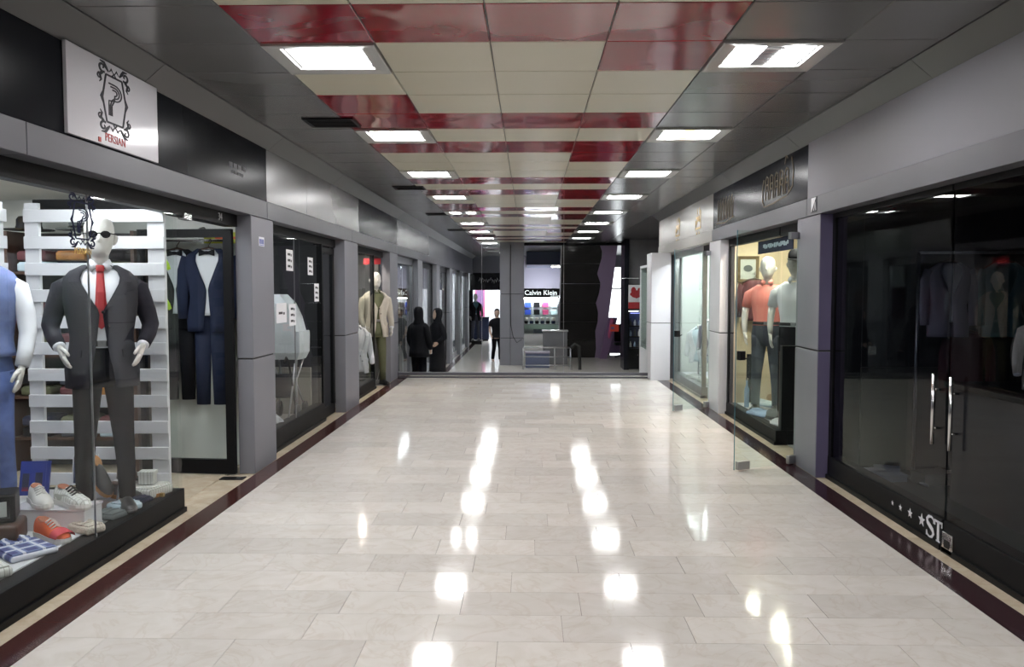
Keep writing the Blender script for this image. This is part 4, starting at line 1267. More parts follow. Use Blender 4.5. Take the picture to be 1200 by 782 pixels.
# ---------------------------------------------------------------- papered window shop
def note(label, y, z, w, h, mt='paper', lines=3):
    r = thing('paper_note', label, 'paper', (GL+.0055, y, z))
    MB().box(0, .0012, -w/2, w/2, -h/2, h/2).build('sheet', mt, r)
    b = MB()
    for i in range(lines):
        zz = h/2 - h*(i+.8)/(lines+.6)
        b.box(.0012, .002, -w*.28, w*.10, zz-.012, zz+.012); b.box(.0012, .002, w*.16, w*.30, zz-.018, zz+.006)
    b.build('handwriting', 'black_print', r)
note('tall white price paper taped highest on the window', 8.42, 1.90, .24, .22)
note('white price paper between the tallest note and the door', 9.22, 1.86, .22, .20)
note('white price paper nearest the door handle', 9.48, 1.56, .20, .21)
note('white price paper with red tint below the others', 8.50, 1.33, .24, .23)
note('plain bluish white sheet beside the grey pillar', 8.12, 1.36, .34, .20, 'paper', 1)
pf = struct('floor_display', MB().box(GL-.11, GL-.75, 7.56, 9.7, 0, .10), 'low_panel', 'low display floor behind the papered window', 'platform')
lp = struct('wall_low', MB().box(GL-.12, GL-1.6, 9.62, 9.68, .10, .66), 'low_panel', 'low grey panel at the end of the papered window', 'wall')
ct = thing('baby_carriage', 'white hooded baby carriage behind the papered window', 'carriage', (-2.80, 9.28, .10))
rg = lambda z, x0, x1, d: [(x0, -d, z), (x1-.03, -d, z), (x1, -d*.6, z), (x1, d*.6, z), (x1-.03, d, z), (x0, d, z)]
MB().loft([rg(.70, -.16, .20, .16), rg(.78, -.20, .235, .2), rg(.98, -.21, .24, .21), rg(1.02, -.21, .235, .21)]).build('bassinet', 'counter_white', ct)
MB().loft([rg(1.02, -.205, .20, .2), rg(1.18, -.21, .16, .2), rg(1.34, -.21, .09, .18), rg(1.44, -.20, .0, .13)]).build('hood', 'counter_white', ct)
for sx in (-.14, .16):
    MB().tube([(sx, -.15, .10), (sx*.6, .05, .45), (sx, .16, .72)], .012, 8, (1, 0, 0)).build('leg_tube', 'steel', ct, True)
    MB().tube([(sx, .16, .10), (sx*.6, .0, .45), (sx, -.15, .72)], .012, 8, (1, 0, 0)).build('leg_tube', 'steel', ct, True)
    for yy in (-.15, .16): MB().tube([(sx-.015, yy, .095), (sx+.015, yy, .095)], .09, 18, (0, 0, 1)).build('wheel', 'rubber', ct, True)
pm = thing('pushchair', 'folded black pushchair with curved handles before the white carriage', 'pushchair', (-2.70, 8.72, .10), scale=.92)
for sx in (-.13, .13):
    MB().tube([(sx*1.0, .22, .05), (sx, .05, .46), (sx, -.10, .78), (sx, -.20, .84), (sx, -.27, .78)], .013, 8, (1, 0, 0)).build('handle_tube', 'rubber', pm, True)
    MB().tube([(sx, -.18, .05), (sx, .02, .44), (sx, .14, .74)], .011, 8, (1, 0, 0)).build('leg_tube', 'steel', pm, True)
    for yy in (-.18, .22):
        MB().tube([(sx-.02, yy, .055), (sx+.02, yy, .055)], .055, 16, (0, 0, 1)).build('wheel', 'rubber', pm, True)
MB().loft([[(-.12, -.02, .36), (.12, -.02, .36), (.12, .03, .34), (-.12, .03, .34)], [(-.12, .12, .62), (.12, .12, .62), (.12, .16, .60), (-.12, .16, .60)]]).build('seat_cloth', 'suit_black', pm)
random.seed(5)
def crumple(label, loc, r0, h):
    r = thing('plastic_bag', label, 'bag', loc)
    n = 16; rings = []
    for i in range(9):
        t = i/8; base = r0*(math.sin(PI*min(.95, .18+t*.75)))**.8
        rings.append([(base*(1+random.uniform(-.25, .25))*math.cos(2*PI*j/n), base*(1+random.uniform(-.25, .25))*math.sin(2*PI*j/n), h*t+(random.uniform(-.02, .02) if 0 < i else 0)) for j in range(n)])
    MB().loft(rings).build('bag_body', 'bag_clear', r)
    for sx in (-1, 1): MB().tube([(sx*.04, 0, h*.9), (sx*.07, .01, h*1.15), (sx*.02, .02, h*1.22)], .008, 6).build('handle_loop', 'bag_clear', r, True)
crumple('crumpled clear plastic bag on the display floor beside the pillar', (-2.72, 7.95, .10), .14, .20)
crumple('crumpled clear plastic bag on the display floor beside the pushchair', (-2.70, 8.28, .10), .14, .22)
sh = thing('stock_shelf', 'dark shelf stack with boxes beside the window papers', 'shelf', (-4.2, 10.45, 0))
for x in (-.75, .75): MB().box(x-.02, x+.02, -.2, .2, 0.005, 2.2).build('upright', 'black', sh)
for z in (.4, .85, 1.3, 1.75): MB().box(-.73, .73, -.2, .2, z-.015, z+.015).build('shelf_board', 'dark_metal', sh)
bc = [('magenta', 'magenta'), ('blue_card', 'blue'), ('counter_white', 'white'), ('shirt_pale', 'pale blue'), ('suit_navy', 'navy'), ('maroon', 'maroon')]
for i, z in enumerate((.85, 1.3, 1.75)):
    for j, x in enumerate((-.5, 0, .5)):
        c, cn = bc[(i*2+j) % 6]
        carton('stock_box', '%s stock box on the %s dark shelf, %s' % (cn, ('lower', 'middle', 'upper')[i], ('inner end', 'centre', 'end by the window')[j]), (-4.2+x, 10.43, z+.015), 0, (.36, .3, .22), c, lid='counter_white' if (i+j) % 2 else None, group='boxes on the dark shelf')
strip_light('dim strip light inside the papered window shop', (-3.3, 8.0, 2.37), (-3.3, 9.9, 2.37), 'lamp_mid')
# ---------------------------------------------------------------- white jacket shop
struct('floor_display', MB().box(GL-.11, GL-1.0, 11.26, 12.95, 0, .16), 'black', 'black display platform under the white jacket', 'platform')
bust('jacket_bust', 'white jacket on a headless form standing low in the window', (-2.73, 12.72, .16), .7, 'shirt_white', 'shirt_white', .95, .12)
mannequin('gold_mannequin', 'mannequin in a pale gold jacket and olive trousers', (-2.55, 13.42, .013), .55, jacket='knit', trousers='olive', shirt='olive', H=1.87)
mannequin('hat_mannequin', 'mannequin in dark coat and dark cap behind the white jacket', (-3.22, 12.0, .172), .4, jacket='suit_navy', trousers='denim_dark', shirt='maroon', cap_='cap_grey', H=1.84)
sg = thing('hanging_sign', 'small red hanging sign above the gold jacket mannequin', 'sign', (-2.60, 13.42, 2.06))
MB().box(-.14, .14, -.01, .01, -.05, .05).build('plate', 'red_cloth', sg); MB().tube([(0, 0, .05), (0, 0, .09)], .003, 6, (1, 0, 0)).build('wire', 'steel', sg)
for i, (x, y) in enumerate(((-2.8, 12.3), (-2.8, 13.3))):
    spot('small downlight over the ' + ('white jacket' if i == 0 else 'gold jacket'), (x, y, 2.395), 'lamp_spot', .07)
# ---------------------------------------------------------------- pink shirt display
struct('floor_display', MB().box(GR+.11, GR+1.1, 8.36, 10.36, 0, .15), 'white', 'white display platform of the pink shirt window', 'platform')
mannequin('pink_mannequin', 'pale mannequin in a pink shirt and dark jeans', (2.80, 9.60, .162), -.40, shirt='shirt_pink', trousers='denim_dark', H=1.82, arms='down', short=True)
mannequin('capped_mannequin', 'white mannequin with a black cap and white shirt', (2.90, 8.90, .162), -.5, shirt='shirt_white', trousers='suit_black', H=1.85, cap_='suit_black', arms='down', short=True)
dc = thing('display_cabinet', 'tall black cabinet panel beside the capped mannequin', 'cabinet', (2.74, 8.36, 0))
bevel(MB().box(-.15, .30, -.04, .04, .012, 1.02).build('cabinet_side', 'black', dc), .004)
MB().box(-.15, .30, .04, .055, .08, .96).build('inner_panel', 'leather_brown', dc)
hk = thing('coat_hook', 'chrome hook holding the dark red waistcoat', 'hook', (2.92, 10.70, 1.80))
MB().tube([(0, 0, 0), (0, -.10, 0), (0, -.12, .02)], .006, 8, (0, 0, 1)).build('hook_rod', 'chrome', hk, True)
hanging('hanging_waistcoat', 'dark red waistcoat hung against the tan patterned wall', (2.92, 10.60, 1.785), -.3, 'maroon', kind='top', s_=.75, cat='waistcoat')
pfm = thing('picture_frame', 'small gilt picture frame on the tan patterned wall', 'picture frame', (2.86, 10.692, 1.86))
MB().loft([[(-.14, 0, -.17), (.14, 0, -.17), (.14, 0, .17), (-.14, 0, .17)], [(-.14, -.02, -.17), (.14, -.02, -.17), (.14, -.02, .17), (-.14, -.02, .17)], [(-.10, -.014, -.13), (.10, -.014, -.13), (.10, -.014, .13), (-.10, -.014, .13)], [(-.10, -.004, -.13), (.10, -.004, -.13), (.10, -.004, .13), (-.10, -.004, .13)]]).build('frame', 'gold_dim', pfm)
MB().box(-.10, .10, -.008, -.004, -.13, .13).build('picture', 'screen_pale', pfm)
MB().tube([(0, -.008, .01), (0, -.011, .01)], (.045, .06), 14, (0, 0, 1)).build('portrait', 'cap_grey', pfm)
bd = thing('tie_board', 'narrow black board leaning on the tan patterned wall', 'board', (2.86, 10.40, .15))
bevel(MB().box(-.07, .07, 0, .03, 0, .62).build('board', 'black', bd), .004)
for z in (.18, .42): MB().tube([(0, -.006, z), (0, 0, z)], .018, 12, (1, 0, 0)).build('knob', 'dark_metal', bd)
folded('folded_shirt', 'pale blue folded shirt near the window of the pink shirt display', (2.98, 10.12, .15), .5, 'shirt_pale')
folded('folded_shirt', 'mid blue folded shirt beside the grey flat cap', (2.70, 9.32, .15), .3, 'shirt_blue')
folded('folded_shirt', 'red folded shirt beside the grey flat cap', (2.95, 8.55, .15), .9, 'red_cloth', .3, .24, .05)
folded('folded_shirt', 'white folded shirt under the black cabinet panel', (2.72, 8.62, .15), .2, 'shirt_white', .22, .26)
hat('grey flat cap lying on the pink shirt display platform', (2.76, 9.02, .15), 'cap_grey', .13, .115, .11)
vb = thing('bottle', 'slim blue glass bottle at the feet of the pink shirt mannequin', 'bottle', (2.68, 9.98, .15))
c_ = lambda k, z, n=14: [(k*math.cos(2*PI*i/n), k*math.sin(2*PI*i/n), z) for i in range(n)]
MB().loft([c_(.028, 0), c_(.03, .02), c_(.03, .22), c_(.012, .27), c_(.012, .33)]).build('bottle_body', 'shirt_blue', vb, True)
MB().loft([c_(.014, .33), c_(.014, .36)]).build('stopper', 'chrome', vb)
bn = thing('banner', 'dark banner with pale print across the top of the pink shirt window', 'banner', (GR+.02, 8.75, 2.06))
MB().box(0, .012, -.75, .45, -.07, .07).build('cloth', 'suit_navy', bn)
b = MB()
for i in range(16): b.box(-.002, 0, -.62+i*.055, -.585+i*.055, -.02+.012*(i % 3 == 0), .028-.012*(i % 4 == 1))
b.build('print', 'shirt_pale', bn)
for i, (x, y) in enumerate(((2.85, 8.7), (2.95, 9.4), (2.85, 10.1))):
    spot('round downlight over the ' + ('red folded shirt', 'pink shirt mannequin', 'tan patterned wall')[i], (x, y, 2.395), 'lamp_spot', .075)
for i, yy in enumerate((10.05,)):
    r = thing('spotlight', 'white track spotlight at the corner of the tan wall', 'spotlight', (2.9, yy, 2.39))
    MB().tube([(0, 0, 0), (0, 0, -.10)], .01, 8, (1, 0, 0)).build('stem', 'white', r)
    MB().tube([(0, .05, -.09), (0, -.07, -.14)], [.03, .045], 14, (1, 0, 0)).build('lamp_head', 'white', r, True)
# ---------------------------------------------------------------- pale showcase
struct('floor_display', MB().box(GR+.11, GR+.9, 11.95, 14.15, 0, .16), 'white', 'white platform of the pale showcase', 'platform')
sc_ = thing('glass_shelving', 'white showcase shelving with glass shelves behind the chrome window', 'shelving', (3.24, 13.1, .16))
MB().box(.16, .19, -1.0, 1.0, 0, 2.1).build('back_panel', 'white', sc_)
for z in (.45, .85, 1.25, 1.65): MB().box(-.12, .16, -1.0, 1.0, z, z+.012).build('glass_shelf', 'glass_green', sc_)
for y in (-1, 1): MB().box(-.12, .16, y-.01, y+.01, 0, 2.1).build('side_panel', 'glass_green', sc_)
random.seed(21)
pk = [('shirt_pale', 'pale blue'), ('stripe_white', 'white striped'), ('cap_grey', 'grey'), ('shirt_blue', 'mid blue'), ('shirt_pink', 'pink'), ('suit_navy', 'navy')]
for i, z in enumerate((.0, .462, .862, 1.262, 1.662)):
    for j in range(3):
        c, cn = pk[(i+j*2) % 6]
        folded('folded_shirt', '%s folded shirt on the showcase, %s level, %s' % (cn, ('floor', 'lowest shelf', 'second shelf', 'third shelf', 'top shelf')[i], ('end by the glass door', 'centre', 'end by the white pillar')[j]),
               (3.23, 12.45+j*.62, .16+z), -PI/2+.1*j, c, .26, .24, .07, group='shirts in the pale showcase')
bust('shirt_bust', 'pale lilac shirt on a form inside the pale showcase', (2.82, 12.6, .16), -.6, 'lilac_beam', 'shirt_white', .72, .55)
bust('shirt_bust', 'white jacket on a form inside the pale showcase', (2.80, 13.4, .16), -.6, 'shirt_white', 'shirt_pale', .75, .30)
for k in range(4):
    r = folded('folded_scarf', 'patterned pale scarf spread along the showcase floor', (2.76, 12.15+k*.42, .16), .3*k, 'stripe_white', .22, .26, .03, 'scarf', 'scarves on the showcase floor', collar=False)
strip_light('white strip light inside the pale showcase beside the glass', (2.75, 12.1, 2.37), (2.75, 14.0, 2.37), 'lamp_cool')
strip_light('added white strip light brightening the pale showcase beside the shelving', (3.0, 12.1, 2.37), (3.0, 14.0, 2.37), 'lamp_cool', .1)  # second strip, added only to brighten the showcase
# ---------------------------------------------------------------- unlit glass shop
stc = thing('shop_counter', 'long dark counter inside the unlit glass shop', 'counter', (3.35, 4.7, 0))
bevel(MB().box(-.15, 1.2, -1.4, 1.45, .006, .86).build('counter_body', 'st_panel', stc), .005)
bevel(MB().box(-.2, 1.25, -1.43, 1.5, .86, .90).build('counter_top', 'black', stc), .005)
bust('jacket_bust', 'pale grey jacket on a form standing on the dark counter', (3.38, 5.35, .90), -.7, 'knit', 'suit_black', .62, .06)
rk = thing('clothes_rack', 'dark steel clothes rack inside the unlit shop', 'rack', (4.4, 6.75, 0))
MB().tube([(-1.2, 0, 1.9), (1.0, 0, 1.9)], .014, 10, (0, 1, 0)).build('bar', 'steel', rk, True)
for x in (-1.2, 1.0):
    MB().tube([(x, 0, .03), (x, 0, 1.9)], .014, 10, (1, 0, 0)).build('post', 'steel', rk, True)
    MB().tube([(x, -.25, .02), (x, .25, .02)], .014, 10, (1, 0, 0)).build('foot', 'steel', rk, True)
for i, (x, c, cn) in enumerate(((-.95, 'lilac_beam', 'lilac'), (-.50, 'teal_cloth', 'teal'), (-.05, 'shirt_blue', 'mid blue'), (.38, 'maroon', 'maroon'), (.80, 'knit', 'beige'))):
    hanging('hanging_jacket', '%s jacket hung on the rack in the unlit shop' % cn, (4.4+x, 6.75, 1.885), 0, c, shirt='shirt_white' if i == 0 else None, s_=.8, cat='jacket', group='jackets on the rack')
hanging('hanging_trousers', 'dark red long coat hung under the teal jacket', (3.72, 6.95, 1.30), 0, 'maroon', kind='top', s_=.8, cat='coat')
for i, (x, y, rz) in enumerate(((2.93, 6.92, .2), (3.10, 7.02, -.4), (3.02, 6.74, .1))):
    carton('shoe_box', ('white shoe box lying nearest the grey pillar', 'white shoe box lying nearest the back wall of the unlit shop', 'white shoe box lying nearest the shop glass')[i], (x, y, .006), rz, (.20, .12, .06), 'paper')
carton('shoe_box', 'dark shoe box on the floor of the unlit shop', (3.32, 6.66, .006), .2, (.28, .18, .10), 'black')
b = thing('fitting_panel', 'pale panel standing beside the counter of the unlit shop', 'panel', (2.98, 6.98, 0))
b.location = (3.35, 7.10, 0)
MB().box(-.45, .30, 0, .03, .05, .92).build('panel_sheet', 'st_panel', b)
for x in (-.4, .25): MB().box(x-.02, x+.02, -.05, .06, .006, .05).build('foot', 'black', b)
for i, (x, y, z) in enumerate(((3.2, 5.2, 2.39), (3.9, 6.2, 2.39), (3.2, 4.2, 2.39))):
    spot('small unlit ceiling spot in the dark shop, ' + ('over the counter', 'over the rack', 'past the pull handles')[i], (x, y, z), 'chrome', .05)
# ---------------------------------------------------------------- glass screen and lower hall
gs = sthing('window_screen', 'frameless glass screen across the corridor above a grey metal kerb', 'glass screen')
bevel(MB().box(-2.37, 2.14, YE-.02, YE+.07, 0, .10).build('kerb', 'alu', gs), .006)
MB().box(-2.37, 2.14, YE-.03, YE-.02, .03, .05).build('kerb_trim', 'chrome', gs)
sx_ = [-2.36, -.85, .62, 2.13]
for a, b_ in zip(sx_[:-1], sx_[1:]): MB().box(a+.003, b_-.003, YE+.02, YE+.03, .10, CZ-.002).build('pane', 'glass', gs)
for a in sx_[1:-1]: MB().box(a-.003, a+.003, YE+.018, YE+.032, .10, CZ-.002).build('silicone_joint', 'steel', gs)
# broad steps down, then the lower floor
for i, (y0, y1, z) in enumerate(((YE+.1, 15.0, -.16), (15.0, 16.3, -.33), (16.3, 18.3, -.49))):
    struct('floor_step', MB().box(-2.62, 5.5, y0, y1, LOW-.3, z), 'floor_tile', 'broad stone step leading down behind the glass screen, ' + ('upper', 'middle', 'lower')[i], 'step')
lowf = struct('floor_lower', MB().box(-2.62, 5.5, 18.3, YF+3.4, LOW-.3, LOW), 'floor_tile', 'polished pale stone floor of the lower hall', 'floor')
strip2 = sthing('trim_5', 'dark red stone stripe along the lower hall shop fronts', 'floor trim')
for k in range(10): MB().box(-2.37, -2.20, 18.3+k*1.57, 18.3+(k+1)*1.57-.004, LOW-.01, LOW+.002).build('stone_slab', 'stone_dark', strip2)
struct('wall_far', MB().box(-.88, 5.5, YF, YF+.1, 1.6, CZ), 'lilac_beam', 'lilac wall above the far kiosk', 'wall')
struct('wall_right_far', MB().box(5.5, 5.6, 15.3, YF, LOW, CZ), 'mid_wall', 'dim side wall of the lower hall', 'wall')
struct('wall_return', MB().box(2.6, 5.5, 15.2, 15.3, LOW, CZ), 'mid_wall', 'return wall behind the white pillar', 'wall')
# lower hall shop fronts
cont = [('mid_wall', .8), ('dark_wall', .5), ('cream_wall', 1), ('mid_wall', 1), ('cream_wall', 1)]
ys2 = [14.62, 17.3, 20.8, 24.3, 27.8, 31.3]
gl_lab = ['blue lit glass front beside the two people in black coats', 'dim glass front behind the long coated person', 'glass front with blue lit sign of the lower hall', 'warm lit glass front of the lower hall', 'cream lit glass front next to the far white shop']
wm = ['blue_dim', 'mid_wall', 'dark_wall', 'cream_wall', 'cream_wall']
for i in range(5):
    y0, y1 = ys2[i] + (.75 if i else .0), ys2[i+1]
    zb = LOW
    window('L', y0, y1, zb+.15, 2.10, gl_lab[i], seams=((y0+y1)/2,), z0=zb, fm='steel' if i in (0, 3, 4) else 'black', jamb=.05)
    struct('wall_shop', MB().box(GL-1.3, GL-1.22, y0-.3, y1+.3, zb, 2.4), wm[i], 'back wall of the ' + gl_lab[i], 'wall')
    struct('floor_shop', MB().box(GL-1.22, GL-.10, y0-.3, y1+.3, zb-.02, zb+.004), 'grey_floor', 'floor of the ' + gl_lab[i], 'floor')
    struct('wall_partition', MB().box(GL-1.3, GL-.52, y1+.32, y1+.40, zb, 2.4), 'mid_wall', 'party wall of the ' + gl_lab[i], 'wall')
    strip_light('strip light inside the ' + gl_lab[i], (GL-.6, y0+.3, 2.315), (GL-.6, y1-.3, 2.315), 'lamp_mid' if i < 2 else 'lamp_cool')
    struct('ceiling_shop', MB().box(GL-1.3, GL-.10, y0-.3, y1+.3, 2.345, 2.40), 'mid_wall', 'ceiling of the ' + gl_lab[i], 'ceiling')
    hrl = thing('hanging_rail', 'chrome clothes rail in the ' + gl_lab[i], 'rail', (GL-.75, (y0+y1)/2, 1.70))
    MB().tube([(0, -(y1-y0)/2+.2, 0), (0, (y1-y0)/2-.2, 0)], .012, 8, (1, 0, 0)).build('bar', 'chrome', hrl, True)
    for q in (-1, 1): MB().tube([(0, q*((y1-y0)/2-.25), 0), (0, q*((y1-y0)/2-.25), .645)], .008, 8, (1, 0, 0)).build('hanger_rod', 'chrome', hrl, True)
    for q in range(3):
        c = ['suit_navy', 'shirt_pale', 'maroon', 'knit', 'leather_brown', 'lilac_beam'][(i*2+q) % 6]
        cn = {'suit_navy': 'navy', 'shirt_pale': 'pale blue', 'maroon': 'maroon', 'knit': 'beige', 'leather_brown': 'brown', 'lilac_beam': 'lilac'}[c]
        hanging('hanging_jacket', '%s jacket in the %s' % (cn, gl_lab[i]), (GL-.75, y0+.5+q*(y1-y0-1)/2, 1.69), .6, c, s_=.9-.1*(q % 2), cat='jacket', group='jackets in the lower hall fronts')
lt = thing('light_column', 'slim blue glowing sign column behind the lower hall glass', 'sign', (GL-.12, 21.9, 1.05))
MB().bbox(-.04, .04, -.22, .22, 0, .75, .01).build('casing', 'blue_card', lt)
mat('blue_glow', (.2, .25, 1), .5, emis=3, ec=(.35, .40, 1))
MB().box(.04, .045, -.16, .16, .05, .70).build('glowing_face', 'blue_glow', lt)
# far white shop at the end of the branch
fs = sthing('wall_far_left', 'black panelled lintel and frame around the far white shop', 'wall')
MB().box(-2.5, -.85, YF, YF+.1, 1.56, 2.28).build('sign_panel', 'black_gloss', fs)
MB().box(-2.5, -.85, YF, YF+.1, 2.28, CZ).build('upper_panel', 'alu', fs)
MB().box(-2.56, -2.36, YF, YF+.1, LOW, 1.56).build('jamb', 'black', fs)
b = MB(); random.seed(2)
for i in range(12):
    x0 = -2.1+i*.09
    b.ribbon([(x0, random.uniform(-.12, 0)), (x0+.05, random.uniform(0, .14)), (x0+.1, random.uniform(-.1, .1))], .022, .004, frame_mat((0, YF-.001, 1.95), 'F'))
b.build('faint_script', 'steel', fs)
struct('wall_far_shop', MB().box(-3.4, .2, YF+3.2, YF+3.3, LOW, 2.4), 'white', 'bright white back wall of the far shop', 'wall')
struct('wall_far_shop', MB().box(-3.4, -3.3, YF+.1, YF+3.2, LOW, 2.4), 'white', 'bright white side wall of the far shop beside the dark figure', 'wall')
struct('wall_far_shop', MB().box(-.45, -.35, YF+.1, YF+3.2, LOW, 2.4), 'white', 'bright white side wall of the far shop behind the column', 'wall')
struct('ceiling_far_shop', MB().box(-3.4, .2, YF+.1, YF+3.3, 2.4, 2.5), 'white', 'white ceiling of the far shop', 'ceiling')
strip_light('bright strip light inside the far white shop', (-2.6, YF+.9, 2.36), (-.7, YF+.9, 2.36), 'lamp_cool', .2)
strip_light('second bright strip light deep inside the far white shop', (-2.6, YF+2.2, 2.36), (-.7, YF+2.2, 2.36), 'lamp_cool', .2)
pp = thing('poster', 'tall pink poster on the back wall of the far white shop', 'poster', (-2.25, YF+3.19, .25))
MB().box(-.22, .22, -.012, 0, 0, 1.5).build('sheet', 'pink', pp); MB().box(-.16, .16, -.014, -.012, .5, 1.3).build('print', 'purple', pp)
cb_ = thing('storage_cabinet', 'dark navy cabinet behind the figure of the far white shop', 'cabinet', (-2.2, YF+1.3, LOW))
bevel(MB().box(-.25, .45, -.2, .2, .08, 1.0).build('cabinet_body', 'suit_navy', cb_), .01); bevel(MB().box(-.27, .47, -.22, .22, 1.0, 1.04).build('cabinet_top', 'black', cb_), .005)
MB().box(-.22, .42, -.17, .17, 0.0, .08).build('cabinet_plinth', 'black', cb_)
mannequin('doorway_mannequin', 'dark dressed mannequin on a plinth at the far white shop entrance', (-2.2, YF-.75, LOW+.15), .3, jacket='suit_black', trousers='denim_dark', shirt='teal_cloth', H=1.9, base=False)
pb = thing('mannequin_plinth', 'low black plinth under the far doorway mannequin', 'plinth', (-2.2, YF-.75, LOW))
bevel(MB().box(-.16, .28, -.25, .25, 0, .13).build('plinth_body', 'black', pb), .01); MB().box(-.17, .29, -.26, .26, .13, .15).build('plinth_top', 'dark_metal', pb)
# big clad column with a hanging cable
cu = sthing('pillar', 'broad lilac grey clad column standing alone in the lower hall', 'pillar')
for a, b_ in ((LOW, .15), (.165, 1.45), (1.465, CZ)):
    for x0, x1 in ((-.86, -.56), (-.55, -.15)): bevel(MB().box(x0, x1, YH, YH+.7, a, b_).build('cladding_panel', 'alu_pillar', cu), .006)
MB().box(-.84, -.17, YH+.012, YH+.69, LOW, CZ).build('pillar_core', 'rubber', cu)
cbl = MB().tube([(-.545, YH-.01, 2.9), (-.55, YH-.012, 1.4), (-.54, YH-.015, .55), (-.47, YH-.02, .2), (-.36, YH-.02, .02), (-.22, YH-.03, .12)], .010, 8, (0, 1, 0)).build('cable', 'rubber', None, True)
tag(cbl, 'thin black cable hanging down the broad lilac column', 'cable')
# header where the patterned ceiling ends, soffit beyond
struct('wall_header', MB().box(-.86, 5.5, YH+.3, YH+.5, 2.90, CZ), 'black', 'dark edge beam where the patterned ceiling ends', 'wall')
bk_ = struct('ceiling_soffit', MB().box(-.1, 2.2, 30.0, YF, 2.50, CZ), 'blue_dim', 'blue grey lowered soffit in front of the far kiosk', 'ceiling')
strip_light('small warm light under the blue grey soffit', (.85, 31.5, 2.47), (1.25, 31.5, 2.47), 'lamp_warm', .3)
# far kiosk
KY = 32.6
kk = thing('shop_kiosk', 'lit kiosk with dark name board, bright shelves and glass counter', 'kiosk', (.6, KY, LOW))
MB().box(-1.02, .75, .0, .12, 1.92, 2.28).build('name_board', 'black', kk)
tx = text_mb('Calvin Klein', .27, .006, 1.0)
mat('sign_white', (1, 1, 1), .5, emis=1.6, ec=(.9, .96, 1))
MB().add(tx.v, tx.f, frame_mat((-.13, -.006, 2.02), 'F')).build('lettering', 'sign_white', kk)
tx = text_mb('underwear', .09, .004, 1.0)
MB().add(tx.v, tx.f, frame_mat((.45, -.006, 1.945), 'F')).build('small_lettering', 'sign_white', kk)
MB().box(-1.02, .75, .9, .95, .6, 1.92).build('back_panel', 'white', kk)
MB().box(-1.02, -.85, 0, .9, 0, 1.92).build('side_wall', 'black', kk); MB().box(.62, 1.15, 0, .9, 0, 2.28).build('side_wall', 'black', kk)
MB().box(-.8, .55, .3, .45, 1.86, 1.90).build('lamp_strip', 'lamp_cool', kk)
for z in (.9, 1.2, 1.5): MB().box(-.85, .62, .45, .9, z-.01, z+.01).build('shelf_board', 'glass_green', kk)
MB().box(-.85, .62, .0, .5, .0, .45).build('counter_base', 'white', kk)
MB().box(-.85, .62, .0, .5, .45, .82).build('counter_glass', 'glass_green', kk)
MB().box(-.85, .62, -.02, .52, .82, .85).build('counter_top', 'steel', kk)
random.seed(9)
for i in range(8):
    c, cn = [('blue_card', 'deep blue'), ('black', 'black'), ('magenta', 'magenta'), ('shirt_pale', 'pale blue')][i % 4]
    z = [1.21, 1.51][i // 4]
    carton('boxed_garment', '%s garment box on the %s kiosk shelf' % (cn, ('lower', 'upper')[i // 4]), (-.05+(i % 4)*.36, KY+.65, LOW+z), 0, (.24, .2, .2), c, group='kiosk boxes')
for i in range(6):
    r = thing('underwear_form', 'small torso form in dark shorts on the kiosk counter', 'torso form', (-.12+i*.22, KY+.18, LOW+.85), 0, 'torso forms on the kiosk counter')
    MB().tube([(0, 0, .12), (0, 0, .2), (0, 0, .26)], [(.05, .075), (.045, .065), (.05, .07)], 12).build('torso', 'mannequin', r, True)
    MB().tube([(0, 0, .0), (0, 0, .07), (0, 0, .125)], [(.05, .07), (.055, .08), (.052, .078)], 12).build('shorts', 'black' if i % 2 == 0 else 'suit_navy', r, True)
# low steel railing
rl = thing('guard_rail', 'low tubular steel guard rail in front of the kiosk', 'railing', (0, 22.6, LOW))
for z in (.62, .36, .12): MB().tube([(-.14, 0, z), (1.15, 0, z)], .022 if z > .6 else .014, 10, (0, 1, 0)).build('rail_bar', 'steel', rl, True)
for x in (-.16, .72, 1.16): MB().tube([(x, 0, 0), (x, 0, .60)], .022, 10, (1, 0, 0)).build('post', 'steel', rl, True)
b = MB().tube([(-.16, 0, .60), (-.14, 0, .62)], .022, 10, (0, 1, 0))
b.build('bend', 'steel', rl, True)
MB().tube([(1.16, 0, .60), (1.28, 0, .72), (1.40, 0, .66), (1.42, 0, .0)], .05, 10, (0, 1, 0)).build('handrail_end', 'rubber', rl, True)
pn = thing('planter_box', 'low blue grey box behind the guard rail', 'box', (.28, 23.3, LOW))
bevel(MB().box(-.38, .30, -.2, .2, 0, .42).build('box_body', 'blue_dim', pn), .01); bevel(MB().box(-.4, .32, -.22, .22, .42, .46).build('box_lid', 'lilac_beam', pn), .005)
ds = thing('reception_desk', 'grey desk standing behind the guard rail', 'desk', (.72, 24.4, LOW))
bevel(MB().box(-.30, .42, -.25, .25, 0, .98).build('desk_body', 'mid_wall', ds), .01); bevel(MB().box(-.33, .45, -.28, .28, .98, 1.02).build('desk_top', 'steel', ds), .005)
